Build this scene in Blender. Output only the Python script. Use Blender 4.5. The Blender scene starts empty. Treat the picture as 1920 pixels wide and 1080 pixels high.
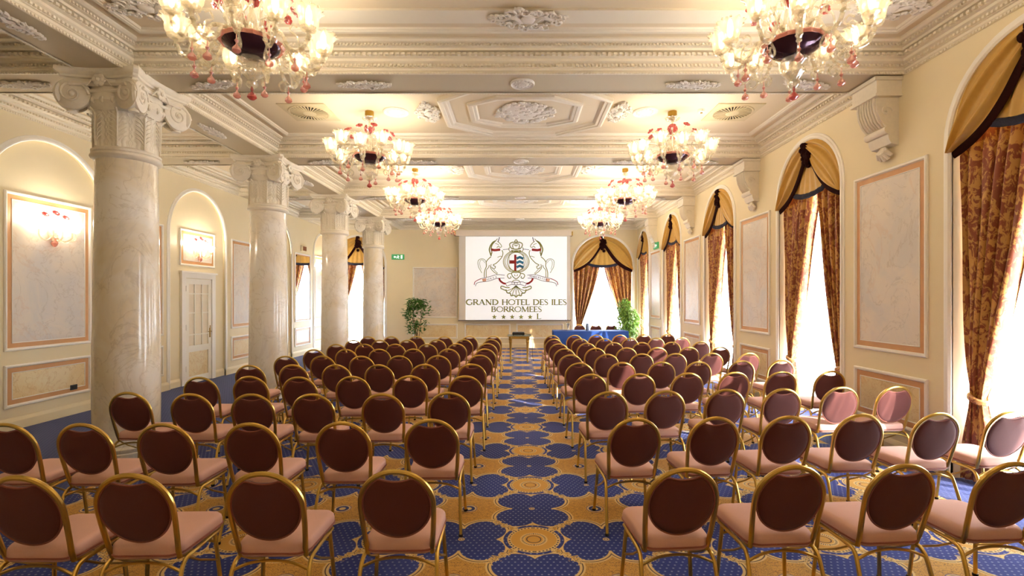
import bpy, math, random
from mathutils import Vector, Matrix
random.seed(7)
PI = math.pi
scene = bpy.context.scene
C = scene.collection
# ---------------------------------------------------------------- camera, world, sun, exposure
FPX, VPX, VPY, CAMH = 930.0, 972.0, 560.0, 1.88
cam = bpy.data.cameras.new('camera'); camo = bpy.data.objects.new('camera', cam); C.objects.link(camo)
cam.sensor_width = 36; cam.sensor_fit = 'HORIZONTAL'; cam.lens = FPX / 1920 * 36
cam.shift_x = (960 - VPX) / 1920; cam.shift_y = (VPY - 540) / 1920
camo.location = (0, 0, CAMH); camo.rotation_euler = (PI / 2, 0, 0); cam.clip_start = .02
scene.camera = camo
world = bpy.data.worlds.new('daylight'); scene.world = world; world.use_nodes = True
bg = world.node_tree.nodes['Background']
bg.inputs['Color'].default_value = (.86, .93, 1, 1); bg.inputs['Strength'].default_value = 11.0
sl = bpy.data.lights.new('sun', 'SUN'); sl.energy = 16; sl.angle = .012; sl.color = (1, .95, .88)
so = bpy.data.objects.new('sun', sl); C.objects.link(so)
so.rotation_euler = Vector((-.62, .62, -.42)).to_track_quat('-Z', 'Y').to_euler()
vs = scene.view_settings
vs.view_transform = 'Standard'; vs.look = 'None'; vs.gamma = 1; vs.use_curve_mapping = False
vs.exposure = 1.2
scene.cycles.max_bounces = 8; scene.cycles.diffuse_bounces = 4; scene.cycles.glossy_bounces = 3; scene.cycles.transmission_bounces = 6
scene.cycles.caustics_reflective = False; scene.cycles.caustics_refractive = False; scene.cycles.adaptive_threshold = .02
CUP_W = (1.9, 2.4, 4.2, 6.0, 2.6)   # watts of each lamp, per pair of chandeliers from the camera; last the added, unseen overhead pair
LAMP_COL = (1.0, .89, .74)

# ---------------------------------------------------------------- helpers
def lin(c):
    c = c / 255
    return c / 12.92 if c <= .04045 else ((c + .055) / 1.055) ** 2.4
def S(r, g, b): return (lin(r), lin(g), lin(b), 1)

class MB:
    def __init__(s): s.v = []; s.f = []
    def add(s, vs_, fs):
        n = len(s.v); s.v += [tuple(p) for p in vs_]; s.f += [tuple(i + n for i in f) for f in fs]; return s
    def box(s, x0, x1, y0, y1, z0, z1):
        return s.add([(x0,y0,z0),(x1,y0,z0),(x1,y1,z0),(x0,y1,z0),(x0,y0,z1),(x1,y0,z1),(x1,y1,z1),(x0,y1,z1)],
                     [(0,3,2,1),(4,5,6,7),(0,1,5,4),(1,2,6,5),(2,3,7,6),(3,0,4,7)])
    def lathe(s, prof, seg=24, c=(0,0,0), wob=None, cap=True):
        vs_ = []; fs = []
        for k, (r, z) in enumerate(prof):
            for i in range(seg):
                a = 2*PI*i/seg; rr = r if wob is None else r*wob(k, a)
                vs_.append((c[0]+rr*math.cos(a), c[1]+rr*math.sin(a), c[2]+z))
        for k in range(len(prof)-1):
            for i in range(seg):
                j = (i+1) % seg
                fs.append((k*seg+i, k*seg+j, (k+1)*seg+j, (k+1)*seg+i))
        if cap:
            fs.append(tuple(range(seg-1, -1, -1))); n = (len(prof)-1)*seg; fs.append(tuple(n+i for i in range(seg)))
        return s.add(vs_, fs)
    def tube(s, pts, r, seg=8, closed=False, flat=1.0, up=None):
        pts = [Vector(p) for p in pts]; n = len(pts)
        rs = r if isinstance(r, (list, tuple)) else [r]*n
        T = []
        for i in range(n):
            a = pts[i-1] if (i > 0 or closed) else pts[i]
            b = pts[(i+1) % n] if (i < n-1 or closed) else pts[i]
            T.append((b-a).normalized())
        ref = Vector(up) if up else (Vector((0,0,1)) if abs(T[0].z) < .9 else Vector((1,0,0)))
        N = (ref - T[0]*ref.dot(T[0])).normalized()
        vs_ = []; fs = []
        for i in range(n):
            if up:
                N = (ref - T[i]*ref.dot(T[i])).normalized()
            else:
                N = (N - T[i]*N.dot(T[i])).normalized()
            B = T[i].cross(N)
            for k in range(seg):
                a = 2*PI*k/seg
                vs_.append(pts[i] + N*(math.cos(a)*rs[i]*flat) + B*(math.sin(a)*rs[i]))
        m = n if closed else n-1
        for i in range(m):
            for k in range(seg):
                l = (k+1) % seg; j = (i+1) % n
                fs.append((i*seg+k, i*seg+l, j*seg+l, j*seg+k))
        if not closed:
            fs.append(tuple(range(seg-1, -1, -1))); fs.append(tuple((n-1)*seg+k for k in range(seg)))
        return s.add(vs_, fs)
    def grid(s, fn, nu, nv):
        vs_ = [fn(i/nu, j/nv) for j in range(nv+1) for i in range(nu+1)]
        fs = [(j*(nu+1)+i, j*(nu+1)+i+1, (j+1)*(nu+1)+i+1, (j+1)*(nu+1)+i) for j in range(nv) for i in range(nu)]
        return s.add(vs_, fs)
    def rings(s, rings_, cap0=True, cap1=True):
        m = len(rings_[0]); vs_ = [p for r in rings_ for p in r]; fs = []
        for k in range(len(rings_)-1):
            for i in range(m):
                j = (i+1) % m
                fs.append((k*m+i, k*m+j, (k+1)*m+j, (k+1)*m+i))
        if cap0: fs.append(tuple(range(m-1, -1, -1)))
        if cap1: fs.append(tuple((len(rings_)-1)*m+i for i in range(m)))
        return s.add(vs_, fs)
    def blob(s, c, r, seg=8, rings=5, sc=(1,1,1)):
        prof = [(r*math.sin(PI*k/rings), -r*math.cos(PI*k/rings)) for k in range(rings+1)]
        prof[0] = (r*.02, prof[0][1]); prof[-1] = (r*.02, prof[-1][1])
        n = len(s.v); s.lathe(prof, seg, (0,0,0), cap=False)
        for i in range(n, len(s.v)):
            p = s.v[i]; s.v[i] = (c[0]+p[0]*sc[0], c[1]+p[1]*sc[1], c[2]+p[2]*sc[2])
        return s
    def xf(s, fn): s.v = [tuple(fn(*p)) for p in s.v]; return s
    def mesh(s, name, mat, smooth=True, ang=38):
        me = bpy.data.meshes.new(name); me.from_pydata(s.v, [], s.f); me.update()
        if mat: me.materials.append(mat)
        if smooth:
            me.polygons.foreach_set('use_smooth', [True]*len(me.polygons))
            me.set_sharp_from_angle(angle=math.radians(ang))
        return me
    def build(s, name, mat, parent=None, smooth=True, ang=38, **kw):
        return link(name, s.mesh(name, mat, smooth, ang), parent, **kw)

def link(name, data, parent=None, loc=None, rot=None, kind=None, label=None):
    o = bpy.data.objects.new(name, data); C.objects.link(o)
    if parent: o.parent = parent
    if loc: o.location = loc
    if rot: o.rotation_euler = rot
    if kind: o['kind'] = kind
    if label: o['label'] = label
    return o
def tag(o, label, cat, group=None):
    o['label'] = label; o['category'] = cat
    if group: o['group'] = group
    return o
def thing(name, label, cat, loc=(0,0,0), rz=0, group=None):
    return tag(link(name, None, None, loc, (0,0,rz)), label, cat, group)
def bez(p0, p1, p2, p3, n):
    out = []
    for i in range(n+1):
        t = i/n; u = 1-t
        out.append(tuple(u**3*a+3*u*u*t*b+3*u*t*t*c+t**3*d for a, b, c, d in zip(p0,p1,p2,p3)))
    return out
def smooth_path(pts, n=6):
    """Catmull-Rom through pts."""
    P = [Vector(p) for p in pts]; out = []
    for i in range(len(P)-1):
        a = P[i-1] if i else P[0]*2-P[1]; b = P[i]; c = P[i+1]; d = P[i+2] if i+2 < len(P) else c*2-b
        for k in range(n):
            t = k/n
            out.append(.5*((2*b)+(c-a)*t+(2*a-5*b+4*c-d)*t*t+(3*b-a-3*c+d)*t**3))
    out.append(P[-1]); return out

# ---------------------------------------------------------------- materials
class NT:
    def __init__(s, name):
        s.m = bpy.data.materials.new(name); s.m.use_nodes = True; s.t = s.m.node_tree
        s.n = s.t.nodes; s.l = s.t.links; s.b = s.n['Principled BSDF']; s.o = s.n['Material Output']
    def node(s, typ, **kw):
        n = s.n.new(typ)
        for k, v in kw.items(): setattr(n, k, v)
        return n
    def put(s, sock, v):
        if isinstance(v, (int, float)): sock.default_value = v
        elif isinstance(v, tuple): sock.default_value = v
        else: s.l.new(v, sock)
    def math(s, op, a, b=None, c=None, clamp=False):
        n = s.node('ShaderNodeMath', operation=op, use_clamp=clamp)
        s.put(n.inputs[0], a)
        if b is not None: s.put(n.inputs[1], b)
        if c is not None: s.put(n.inputs[2], c)
        return n.outputs[0]
    def mix(s, f, a, b):
        n = s.node('ShaderNodeMix', data_type='RGBA')
        s.put(n.inputs[0], f); s.put(n.inputs[6], a); s.put(n.inputs[7], b); return n.outputs[2]
    def pos(s): return s.node('ShaderNodeNewGeometry').outputs['Position']
    def obj(s): return s.node('ShaderNodeTexCoord').outputs['Object']
    def noise(s, vec, scale, detail=3, rough=.55, dist=0):
        n = s.node('ShaderNodeTexNoise'); s.put(n.inputs['Vector'], vec)
        n.inputs['Scale'].default_value = scale; n.inputs['Detail'].default_value = detail
        n.inputs['Roughness'].default_value = rough; n.inputs['Distortion'].default_value = dist
        return n.outputs['Fac']
    def step(s, v, lo, hi):
        n = s.node('ShaderNodeMapRange', interpolation_type='SMOOTHSTEP'); s.put(n.inputs[0], v)
        s.put(n.inputs[1], lo); s.put(n.inputs[2], hi); return n.outputs[0]
    def bump(s, h, strength, dist=.01):
        n = s.node('ShaderNodeBump'); n.inputs['Strength'].default_value = strength; n.inputs['Distance'].default_value = dist
        s.put(n.inputs['Height'], h); s.l.new(n.outputs[0], s.b.inputs['Normal'])
    def set(s, **kw):
        for k, v in kw.items(): s.put(s.b.inputs[k.replace('_', ' ')], v)
        return s

def plain(name, col, rough=.5, metal=0, var=.06, scale=6, bump=0, bscale=80, **kw):
    t = NT(name); p = t.pos(); n = t.noise(p, scale)
    dark = tuple(c*(1-var*2) for c in col[:3]) + (1,); lite = tuple(min(1, c*(1+var)) for c in col[:3]) + (1,)
    t.set(Base_Color=t.mix(n, dark, lite), Roughness=rough, Metallic=metal, **kw)
    if bump: t.bump(t.noise(p, bscale, 4), bump, .004)
    return t.m
def marble(name, base, cloud, vein, scale=1.0, rough=.35, vein2=None, k=.5):
    t = NT(name); p = t.pos()
    n1 = t.noise(p, 1.3*scale, 5, .6, 1.2); n2 = t.noise(p, 2.1*scale, 6, .6, 2.0); n3 = t.noise(p, .9*scale, 6, .6, 2.6)
    c = t.mix(t.step(n1, .38, .68), base, cloud)
    v = t.math('ABSOLUTE', t.math('SUBTRACT', n2, .5)); v = t.math('SUBTRACT', 1.0, t.step(v, .0, .018))
    c = t.mix(t.math('MULTIPLY', v, k), c, vein)
    v3 = t.math('ABSOLUTE', t.math('SUBTRACT', n3, .47)); v3 = t.math('SUBTRACT', 1.0, t.step(v3, .0, .03))
    c = t.mix(t.math('MULTIPLY', v3, k*.7), c, vein2 or vein)
    t.set(Base_Color=c, Roughness=rough); return t.m

m_wall = plain('cream_wall_paint', S(236, 220, 182), .6, var=.02, scale=1.2)
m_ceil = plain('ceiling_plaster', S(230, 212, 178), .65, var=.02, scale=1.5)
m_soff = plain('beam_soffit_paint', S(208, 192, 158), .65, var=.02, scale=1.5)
m_white = plain('white_plaster_moulding', S(240, 229, 206), .55, var=.02, scale=8)
m_relief = plain('plaster_relief', S(236, 228, 214), .6, var=.06, scale=40)
m_trimw = plain('white_gloss_paint', S(244, 238, 226), .35, var=.015)
m_peach = plain('peach_painted_band', S(212, 158, 104), .5, var=.06, scale=10)
m_col = marble('column_marble', S(236, 230, 220), S(224, 208, 176), S(178, 160, 130), .55, .14, S(196, 186, 178), .28)
m_cap = plain('capital_plaster', S(236, 226, 206), .6, var=.05, scale=25)
m_pan = marble('grey_faux_marble', S(228, 214, 196), S(212, 204, 196), S(176, 158, 138), .75, .4, S(210, 168, 130), .34)
m_pan2 = marble('yellow_faux_marble', S(232, 206, 152), S(238, 220, 178), S(200, 160, 100), 1.1, .4, S(222, 180, 120), .5)
m_door = plain('door_paint', S(243, 236, 220), .35, var=.015)
m_gold = plain('gold_anodised_metal', S(218, 184, 98), .28, 1.0, var=.05, scale=3)
m_brass = plain('brass', S(176, 140, 62), .38, 1.0, var=.06)
m_rubber = plain('black_rubber', S(26, 24, 24), .6)
def velvet(name, c1, c2, sheen):
    t = NT(name); p = t.obj(); n = t.noise(p, 260, 2); n2 = t.noise(p, 9, 3)
    c = t.mix(n, c1, c2); c = t.mix(t.math('MULTIPLY', n2, .35), c, c1)
    t.set(Base_Color=c, Roughness=.85, Sheen_Weight=sheen, Sheen_Roughness=.5); t.b.inputs['Sheen Tint'].default_value = (1, .75, .75, 1)
    t.bump(n, .25, .002); return t.m
m_seat = velvet('dusty_rose_seat_fabric', S(212, 164, 146), S(226, 180, 162), .12)
m_back = velvet('burgundy_back_fabric', S(84, 35, 27), S(102, 45, 35), .22)
m_pipe = plain('burgundy_piping', S(150, 86, 70), .6)
m_gdam = None
def damask():
    t = NT('gold_rust_damask'); p = t.obj()
    mp = t.node('ShaderNodeMapping'); t.put(mp.inputs['Vector'], p); mp.inputs['Scale'].default_value = (1, 1, .62)
    n = t.noise(mp.outputs[0], 15, 5, .62, 1.6); n2 = t.noise(mp.outputs[0], 6, 2, .5, .6)
    f = t.step(t.math('ADD', t.math('MULTIPLY', n, .7), t.math('MULTIPLY', n2, .3)), .47, .53)
    t.set(Base_Color=t.mix(f, S(146, 76, 48), S(208, 158, 86)), Roughness=.45, Sheen_Weight=.2)
    return t.m
m_dam = damask()
m_swag = plain('gold_satin', S(202, 158, 74), .4, var=.08, scale=14)
m_fring = plain('dark_brown_velvet_fringe', S(44, 16, 14), .9, var=.2, scale=60, bump=.6, bscale=200, Specular_IOR_Level=.08)
m_bfri = plain('navy_tassel_fringe', S(40, 40, 60), .9, var=.4, scale=80, bump=.8, bscale=160)
def sheer():
    t = NT('white_sheer_voile'); tr = t.node('ShaderNodeBsdfTransparent'); tl = t.node('ShaderNodeBsdfTranslucent'); df = t.node('ShaderNodeBsdfDiffuse')
    w = t.node('ShaderNodeTexWave'); t.put(w.inputs['Vector'], t.obj()); w.inputs['Scale'].default_value = 9; w.inputs['Distortion'].default_value = 1.5
    tl.inputs[0].default_value = (.93, .95, .98, 1); df.inputs[0].default_value = (.93, .94, .95, 1); tr.inputs[0].default_value = (1, 1, 1, 1)
    a = t.node('ShaderNodeMixShader'); a.inputs[0].default_value = .3; t.l.new(tl.outputs[0], a.inputs[1]); t.l.new(df.outputs[0], a.inputs[2])
    b = t.node('ShaderNodeMixShader'); t.put(b.inputs[0], t.math('MULTIPLY_ADD', w.outputs['Fac'], .2, .5)); t.l.new(tr.outputs[0], b.inputs[1]); t.l.new(a.outputs[0], b.inputs[2])
    t.l.new(b.outputs[0], t.o.inputs[0]); return t.m
m_sheer = sheer()
def glassy(name, col, transp, gloss=.25, transl=.3, rough=.08):
    t = NT(name); tr = t.node('ShaderNodeBsdfTransparent'); gl = t.node('ShaderNodeBsdfGlossy'); tl = t.node('ShaderNodeBsdfTranslucent'); df = t.node('ShaderNodeBsdfDiffuse')
    n = t.noise(t.obj(), 45, 2); c2 = tuple(min(1, c*1.15) for c in col[:3]) + (1,)
    c = t.mix(n, col, c2); tr.inputs[0].default_value = tuple(.5+.5*x for x in col[:3]) + (1,)
    gl.inputs[1].default_value = rough; t.l.new(c, tl.inputs[0]); t.l.new(c, df.inputs[0])
    a = t.node('ShaderNodeMixShader'); a.inputs[0].default_value = transl; t.l.new(df.outputs[0], a.inputs[1]); t.l.new(tl.outputs[0], a.inputs[2])
    b = t.node('ShaderNodeMixShader'); b.inputs[0].default_value = gloss; t.l.new(a.outputs[0], b.inputs[1]); t.l.new(gl.outputs[0], b.inputs[2])
    d = t.node('ShaderNodeMixShader'); d.inputs[0].default_value = transp; t.l.new(b.outputs[0], d.inputs[1]); t.l.new(tr.outputs[0], d.inputs[2])
    t.l.new(d.outputs[0], t.o.inputs[0]); return t.m
m_glass = glassy('gold_dusted_blown_glass', S(252, 243, 222), .58, .5, .5)
m_cup = glassy('frosted_tulip_glass', S(206, 190, 160), .55, .2, .6, .2)
m_pink = glassy('pink_blown_glass', S(214, 96, 92), .25, .2, .5)
m_pinkc = glassy('pale_pink_glass', S(236, 164, 150), .5, .35, .5)
m_pane = glassy('window_pane_glass', S(250, 252, 255), .92, .9, .2, .02)
m_tabglass = glassy('green_tinted_table_glass', S(200, 220, 205), .6, .7, .2, .03)
m_bowl = NT('dark_amethyst_glass').set(Base_Color=S(70, 42, 56), Roughness=.12, Metallic=.55).m
m_mirror = NT('mirror_glass').set(Base_Color=(.86, .88, .9, 1), Roughness=.015, Metallic=1.0).m
def emit(name, col, s):
    t = NT(name); t.set(Base_Color=col, Emission_Color=col, Emission_Strength=s, Roughness=.5); return t.m
m_bulb = emit('lit_candle_bulb', (1, .9, .72, 1), 7)
m_proj = emit('projected_white', (.86, .9, .94, 1), .17)
m_scr = plain('screen_cloth', S(222, 216, 206), .8, var=.01)
m_case = plain('screen_casing', S(228, 214, 196), .5, var=.01)
m_ink = {k: plain('projected_' + k, S(*c), .9, var=.01) for k, c in dict(olive=(140, 140, 66), red=(150, 34, 28), blue=(40, 110, 150), grey=(110, 98, 98), pale=(226, 176, 150)).items()}
m_blue = plain('royal_blue_table_cloth', S(28, 72, 150), .75, var=.06, scale=3)
m_green = plain('exit_sign_green', S(60, 140, 84), .5, Emission_Color=S(60, 140, 84), Emission_Strength=.3)
m_black = plain('black_plastic', S(28, 27, 28), .4)
m_leaf = plain('ficus_leaf', S(74, 128, 40), .45, var=.3, scale=9)
m_leaf2 = plain('bamboo_leaf', S(150, 190, 80), .45, var=.25, scale=9)
m_bark = plain('brown_bark', S(124, 96, 64), .8, var=.2, scale=20)
m_pot = plain('terracotta_pot', S(170, 110, 78), .7, var=.1)
m_soil = plain('dark_soil', S(52, 38, 28), .9)
m_vent = plain('painted_vent', S(212, 194, 152), .5, var=.03)
m_dark = plain('dark_void', S(62, 48, 28), .9)
m_wood = plain('dark_window_wood', S(238, 236, 230), .5)
def carpet():
    t = NT('patterned_carpet'); sep = t.node('ShaderNodeSeparateXYZ'); t.put(sep.inputs[0], t.pos()); x, y = sep.outputs[0], sep.outputs[1]
    M = t.math
    u = M('DIVIDE', M('SUBTRACT', x, .12), .565); v = M('DIVIDE', M('SUBTRACT', y, 3.876), .565)
    fx = M('PINGPONG', u, 1.0); fy = M('PINGPONG', v, 1.0)
    def dist(a, b):
        dx = M('SUBTRACT', fx, a); dy = M('SUBTRACT', fy, b)
        return M('SQRT', M('ADD', M('MULTIPLY', dx, dx), M('MULTIPLY', dy, dy)))
    lobes = M('MINIMUM', dist(.25, .69), dist(.69, .25)); mids = M('MINIMUM', dist(0, 1), dist(1, 0))
    sd = M('MINIMUM', M('SUBTRACT', lobes, .30), M('SUBTRACT', mids, .31))
    rA = dist(0, 0); rB = dist(1, 1)
    comb = t.node('ShaderNodeCombineXYZ'); t.put(comb.inputs[0], fx); t.put(comb.inputs[1], fy); fv = comb.outputs[0]
    wob = t.noise(fv, 17, 2, .5)
    ring = M('SUBTRACT', rA, .42); sd = M('MINIMUM', sd, M('MAXIMUM', ring, -.2))
    dg = M('SUBTRACT', M('MULTIPLY_ADD', wob, .34, -.10), M('ABSOLUTE', M('SUBTRACT', fx, fy)))
    sd = M('MAXIMUM', sd, M('MINIMUM', dg, M('SUBTRACT', rA, .33)))
    gx = M('DIVIDE', x, .046); gy = M('DIVIDE', y, .040)
    row = M('MULTIPLY', M('MODULO', M('ABSOLUTE', M('FLOOR', gy)), 2.0), .5)
    dx = M('SUBTRACT', M('FRACT', M('ADD', gx, row)), .5); dy = M('SUBTRACT', M('FRACT', gy), .5)
    dot = M('SUBTRACT', 1.0, t.step(M('SQRT', M('ADD', M('MULTIPLY', dx, dx), M('MULTIPLY', dy, dy))), .12, .2))
    blue = t.mix(M('MULTIPLY', dot, .75), S(20, 40, 126), S(160, 170, 205))
    gold, cream, dark = S(212, 158, 62), S(228, 194, 124), S(58, 40, 44)
    n = t.noise(fv, 26, 3, .5, .8); curl = M('SUBTRACT', 1.0, t.step(M('ABSOLUTE', M('SUBTRACT', n, .5)), .01, .05))
    g = t.mix(M('MULTIPLY', curl, .8), gold, S(128, 84, 38))
    def band(val, a, b, col, base, w=.006):
        f = M('MULTIPLY', t.step(val, a-w, a+w), M('SUBTRACT', 1.0, t.step(val, b-w, b+w))); return t.mix(f, base, col)
    g = band(sd, .0, .035, cream, g); g = band(sd, .035, .05, dark, g); g = band(sd, .05, .075, cream, g)
    c = t.mix(t.step(sd, -.006, .006), blue, g)
    c = band(rB, -1, .135, S(44, 56, 120), c); c = band(rB, .1, .125, cream, c); c = band(rB, -1, .05, cream, c)
    star = M('MINIMUM', dist(0, 1), dist(1, 0)); c = band(star, -1, .045, cream, c); c = band(star, .018, .03, S(60, 66, 130), c)
    ang = M('SINE', M('MULTIPLY', M('ARCTAN2', fy, fx), 40.0))
    c = band(rA, -1, .365, cream, c); c = band(rA, .325, .35, t.mix(t.step(ang, -.3, .3), dark, cream), c)
    c = band(rA, .19, .315, gold, c); c = band(rA, .145, .17, t.mix(t.step(ang, -.3, .3), dark, cream), c); c = band(rA, -1, .13, gold, c); c = band(rA, .09, .105, dark, c)
    plainz = M('ADD', t.step(x, -4.28, -4.3), t.step(x, 4.0, 4.02))
    c = t.mix(M('MINIMUM', plainz, 1.0), c, t.mix(M('MULTIPLY', dot, .5), S(32, 46, 110), S(112, 122, 168)))
    pile = t.noise(t.pos(), 320, 2)
    t.set(Base_Color=c, Roughness=.95, Sheen_Weight=.1); t.bump(pile, .3, .003)
    return t.m
m_carpet = carpet()

# ---------------------------------------------------------------- room measures
XR, XC, XL = 4.55, -4.81, -7.2
YB = [2.65, 6.1, 9.55, 13.0, 16.45]
YF, YN = 19.0, -1.4
ZS, ZC, BH = 4.53, 4.83, .265
ZTOP = 5.05
WINR = [(4.375, .83, 3.53), (7.825, .83, 3.53), (11.275, .83, 3.53), (14.725, .83, 3.53), (18.06, .8, 3.53)]
WINF = [(-6.15, 1.02, 3.22), (3.24, 1.13, 3.14)]
NICHE = [(7.65, .97, 3.30), (11.2, .97, 3.30), (14.75, .97, 3.30), (18.2, .75, 3.45)]
PR = lambda a, z, out=0: (XR+out, a, z)
PL = lambda a, z, out=0: (XL-out, a, z)
PF = lambda a, z, out=0: (a, YF+out, z)
PN = lambda a, z, out=0: (a, YN-out, z)

MB().box(XL-.1, XR+.55, YN-.1, YF+.55, -.12, 0).build('floor', m_carpet, kind='structure')

def arch_pts(c, hw, zs, n=24): return [(c-hw*math.cos(PI*i/n), zs+hw*math.sin(PI*i/n)) for i in range(n+1)]
def arched_wall(name, P, a0, a1, holes, depth, mat, back=False):
    m = MB(); cur = a0
    for (c, hw, zs) in sorted(holes):
        m.add([P(cur,0), P(c-hw,0), P(c-hw,ZTOP), P(cur,ZTOP)], [(0,1,2,3)])
        ap = arch_pts(c, hw, zs)
        for (p, q) in zip(ap, ap[1:]): m.add([P(*p), P(*q), P(q[0],ZTOP), P(p[0],ZTOP)], [(0,1,2,3)])
        m.add([P(c-hw,0), P(c-hw,zs)], []); 
        out = [(c-hw, 0)] + ap + [(c+hw, 0)]
        for (p, q) in zip(out, out[1:]): m.add([P(*p), P(*q), P(*q, depth), P(*p, depth)], [(0,1,2,3)])
        m.add([P(c-hw,zs), P(c-hw,zs)], [])
        if back:
            n = len(out); m.add([P(*p, depth) for p in out], [tuple(range(n))])
        cur = c+hw
    m.add([P(cur,0), P(a1,0), P(a1,ZTOP), P(cur,ZTOP)], [(0,1,2,3)])
    return m.build(name, mat, smooth=False, kind='structure')
w_right = arched_wall('wall_right', PR, YN, YF, WINR, .42, m_wall)
w_left = arched_wall('wall_left', PL, YN, YF, NICHE, .05, m_wall, True)
w_far = arched_wall('wall_far', PF, XL, XR, WINF, .42, m_wall)
w_near = arched_wall('wall_near', PN, XL, XR, [], .1, m_wall)

# ceiling slab, beams, cornices
ceil = MB().box(XL-.2, XR+.5, YN-.2, YF+.5, ZC, ZC+.25).build('ceiling', m_ceil, kind='structure')
TN = [0]
def trim(m, mat, **kw):
    TN[0] += 1; return m.build('trim_%d' % TN[0], mat, kind='structure', **kw)
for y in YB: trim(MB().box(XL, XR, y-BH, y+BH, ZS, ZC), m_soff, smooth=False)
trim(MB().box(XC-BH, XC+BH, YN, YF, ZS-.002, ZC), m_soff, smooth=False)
PROF = [(0, ZS-.015), (.018, ZS-.015), (.018, ZS+.012), (.03, ZS+.02), (.03, ZS+.045), (.05, ZS+.05), (.05, ZS+.085), (.07, ZS+.095),
        (.085, ZS+.105), (.085, ZS+.135), (.12, ZS+.145), (.12, ZS+.175), (.10, ZS+.178), (.10, ZS+.195), (.145, ZS+.2), (.15, ZS+.225),
        (.185, ZS+.232), (.185, ZS+.255), (.225, ZS+.262), (.25, ZS+.28), (.25, ZC)]
def sweep_rect(m, x0, x1, y0, y1, prof):
    rings = []
    for d, z in prof: rings.append([(x0+d,y0+d,z),(x1-d,y0+d,z),(x1-d,y1-d,z),(x0+d,y1-d,z)])
    m.rings(rings, False, False); return m
def tooth_row(m, x0, x1, y0, y1, d, z0, z1, w, pitch, th):
    def run(n_, fn):
        for i in range(n_): fn(i)
    nx = int((x1-x0-2*d)/pitch); ny = int((y1-y0-2*d)/pitch)
    for i in range(nx):
        a = x0+d+(i+.5)*pitch
        m.box(a-w/2, a+w/2, y0+d-.004, y0+d+th, z0, z1); m.box(a-w/2, a+w/2, y1-d-th, y1-d+.004, z0, z1)
    for i in range(ny):
        a = y0+d+(i+.5)*pitch
        m.box(x0+d-.004, x0+d+th, a-w/2, a+w/2, z0, z1); m.box(x1-d-th, x1-d+.004, a-w/2, a+w/2, z0, z1)
ys = [YN] + YB + [YF]
COFF = []
for i in range(len(ys)-1):
    y0 = ys[i] + (BH if i else 0); y1 = ys[i+1] - (BH if i < len(ys)-2 else 0)
    COFF.append((XC+BH, XR, y0, y1, i)); COFF.append((XL, XC-BH, y0, y1, i))
for (x0, x1, y0, y1, i) in COFF:
    t = trim(sweep_rect(MB(), x0, x1, y0, y1, PROF), m_white, ang=20)
    if i == 0: continue
    m = MB(); tooth_row(m, x0, x1, y0, y1, .05, ZS+.055, ZS+.08, .024, .046, .024); tooth_row(m, x0, x1, y0, y1, .12, ZS+.148, ZS+.175, .036, .064, .032)
    tooth_row(m, x0, x1, y0, y1, .018, ZS-.014, ZS+.006, .018, .036, .014); tooth_row(m, x0, x1, y0, y1, .185, ZS+.234, ZS+.254, .02, .04, .02)
    m.build('dentil_rows', m_white, t, smooth=False, kind='stuff')
    # flat frame moulding on the coffer
    f = MB(); e = .36
    fp = [(e, ZC+.001), (e, ZC-.02), (e+.02, ZC-.035), (e+.05, ZC-.03), (e+.06, ZC-.02), (e+.075, ZC-.02), (e+.09, ZC+.001)]
    sweep_rect(f, x0, x1, y0, y1, fp).build('frame_moulding', m_white, t, ang=20)

# plaster relief ornaments -------------------------------------------------
def cartouche(w, h, seed, dens=1.0):
    """symmetric scrollwork relief in the XY plane hanging down (-Z) from z=0, half-size w x h"""
    rnd = random.Random(seed); m = MB()
    m.blob((0, 0, 0), .5*h, 12, 6, (1.2, 1, .16)); m.blob((0, 0, -.03), .28*h, 10, 6, (1.1, 1, .3))
    for s in (-1, 1):
        for k in range(int(7*dens)):
            f = (k+.6)/(7*dens); x = s*w*f*.95; hh = h*(1-f)**.7
            for sy in (-1, 1):
                cx, cy = x, sy*hh*(.35+.4*rnd.random()); r = (.16+.16*rnd.random())*h*(1.1-.6*f); a0 = rnd.random()*6
                m.tube([(cx+r*(1-q/11)*math.cos(a0+s*sy*q*.75), cy+r*(1-q/11)*math.sin(a0+s*sy*q*.75), -.018-.012*math.sin(q*.4)) for q in range(10)], [.018*(1-q/14) for q in range(10)], 5)
                m.blob((cx+s*.05*w, sy*hh*.25, 0), .13*h, 6, 4, (1.3, .8, .35))
        m.tube([(s*w*q/9, .22*h*math.sin(q*1.3)*(1-q/11), -.015) for q in range(10)], [.03*(1-q/12)+.006 for q in range(10)], 6)
    return m.mesh('relief_ornament', m_relief)
def rosette(r, rings=3, petals=12):
    m = MB(); m.lathe([(r, 0), (r, -.015), (r*.93, -.028), (r*.86, -.012), (r*.6, -.008), (r*.5, -.02), (.02, -.03)], 28)
    for k in range(petals):
        a = 2*PI*k/petals
        m.blob((r*.62*math.cos(a), r*.62*math.sin(a), -.012), r*.13, 6, 4, (1, 1, .5))
        if rings > 2: m.blob((r*.3*math.cos(a+.2), r*.3*math.sin(a+.2), -.022), r*.1, 6, 4, (1, 1, .5))
    return m.mesh('plaster_rosette', m_relief)
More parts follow.
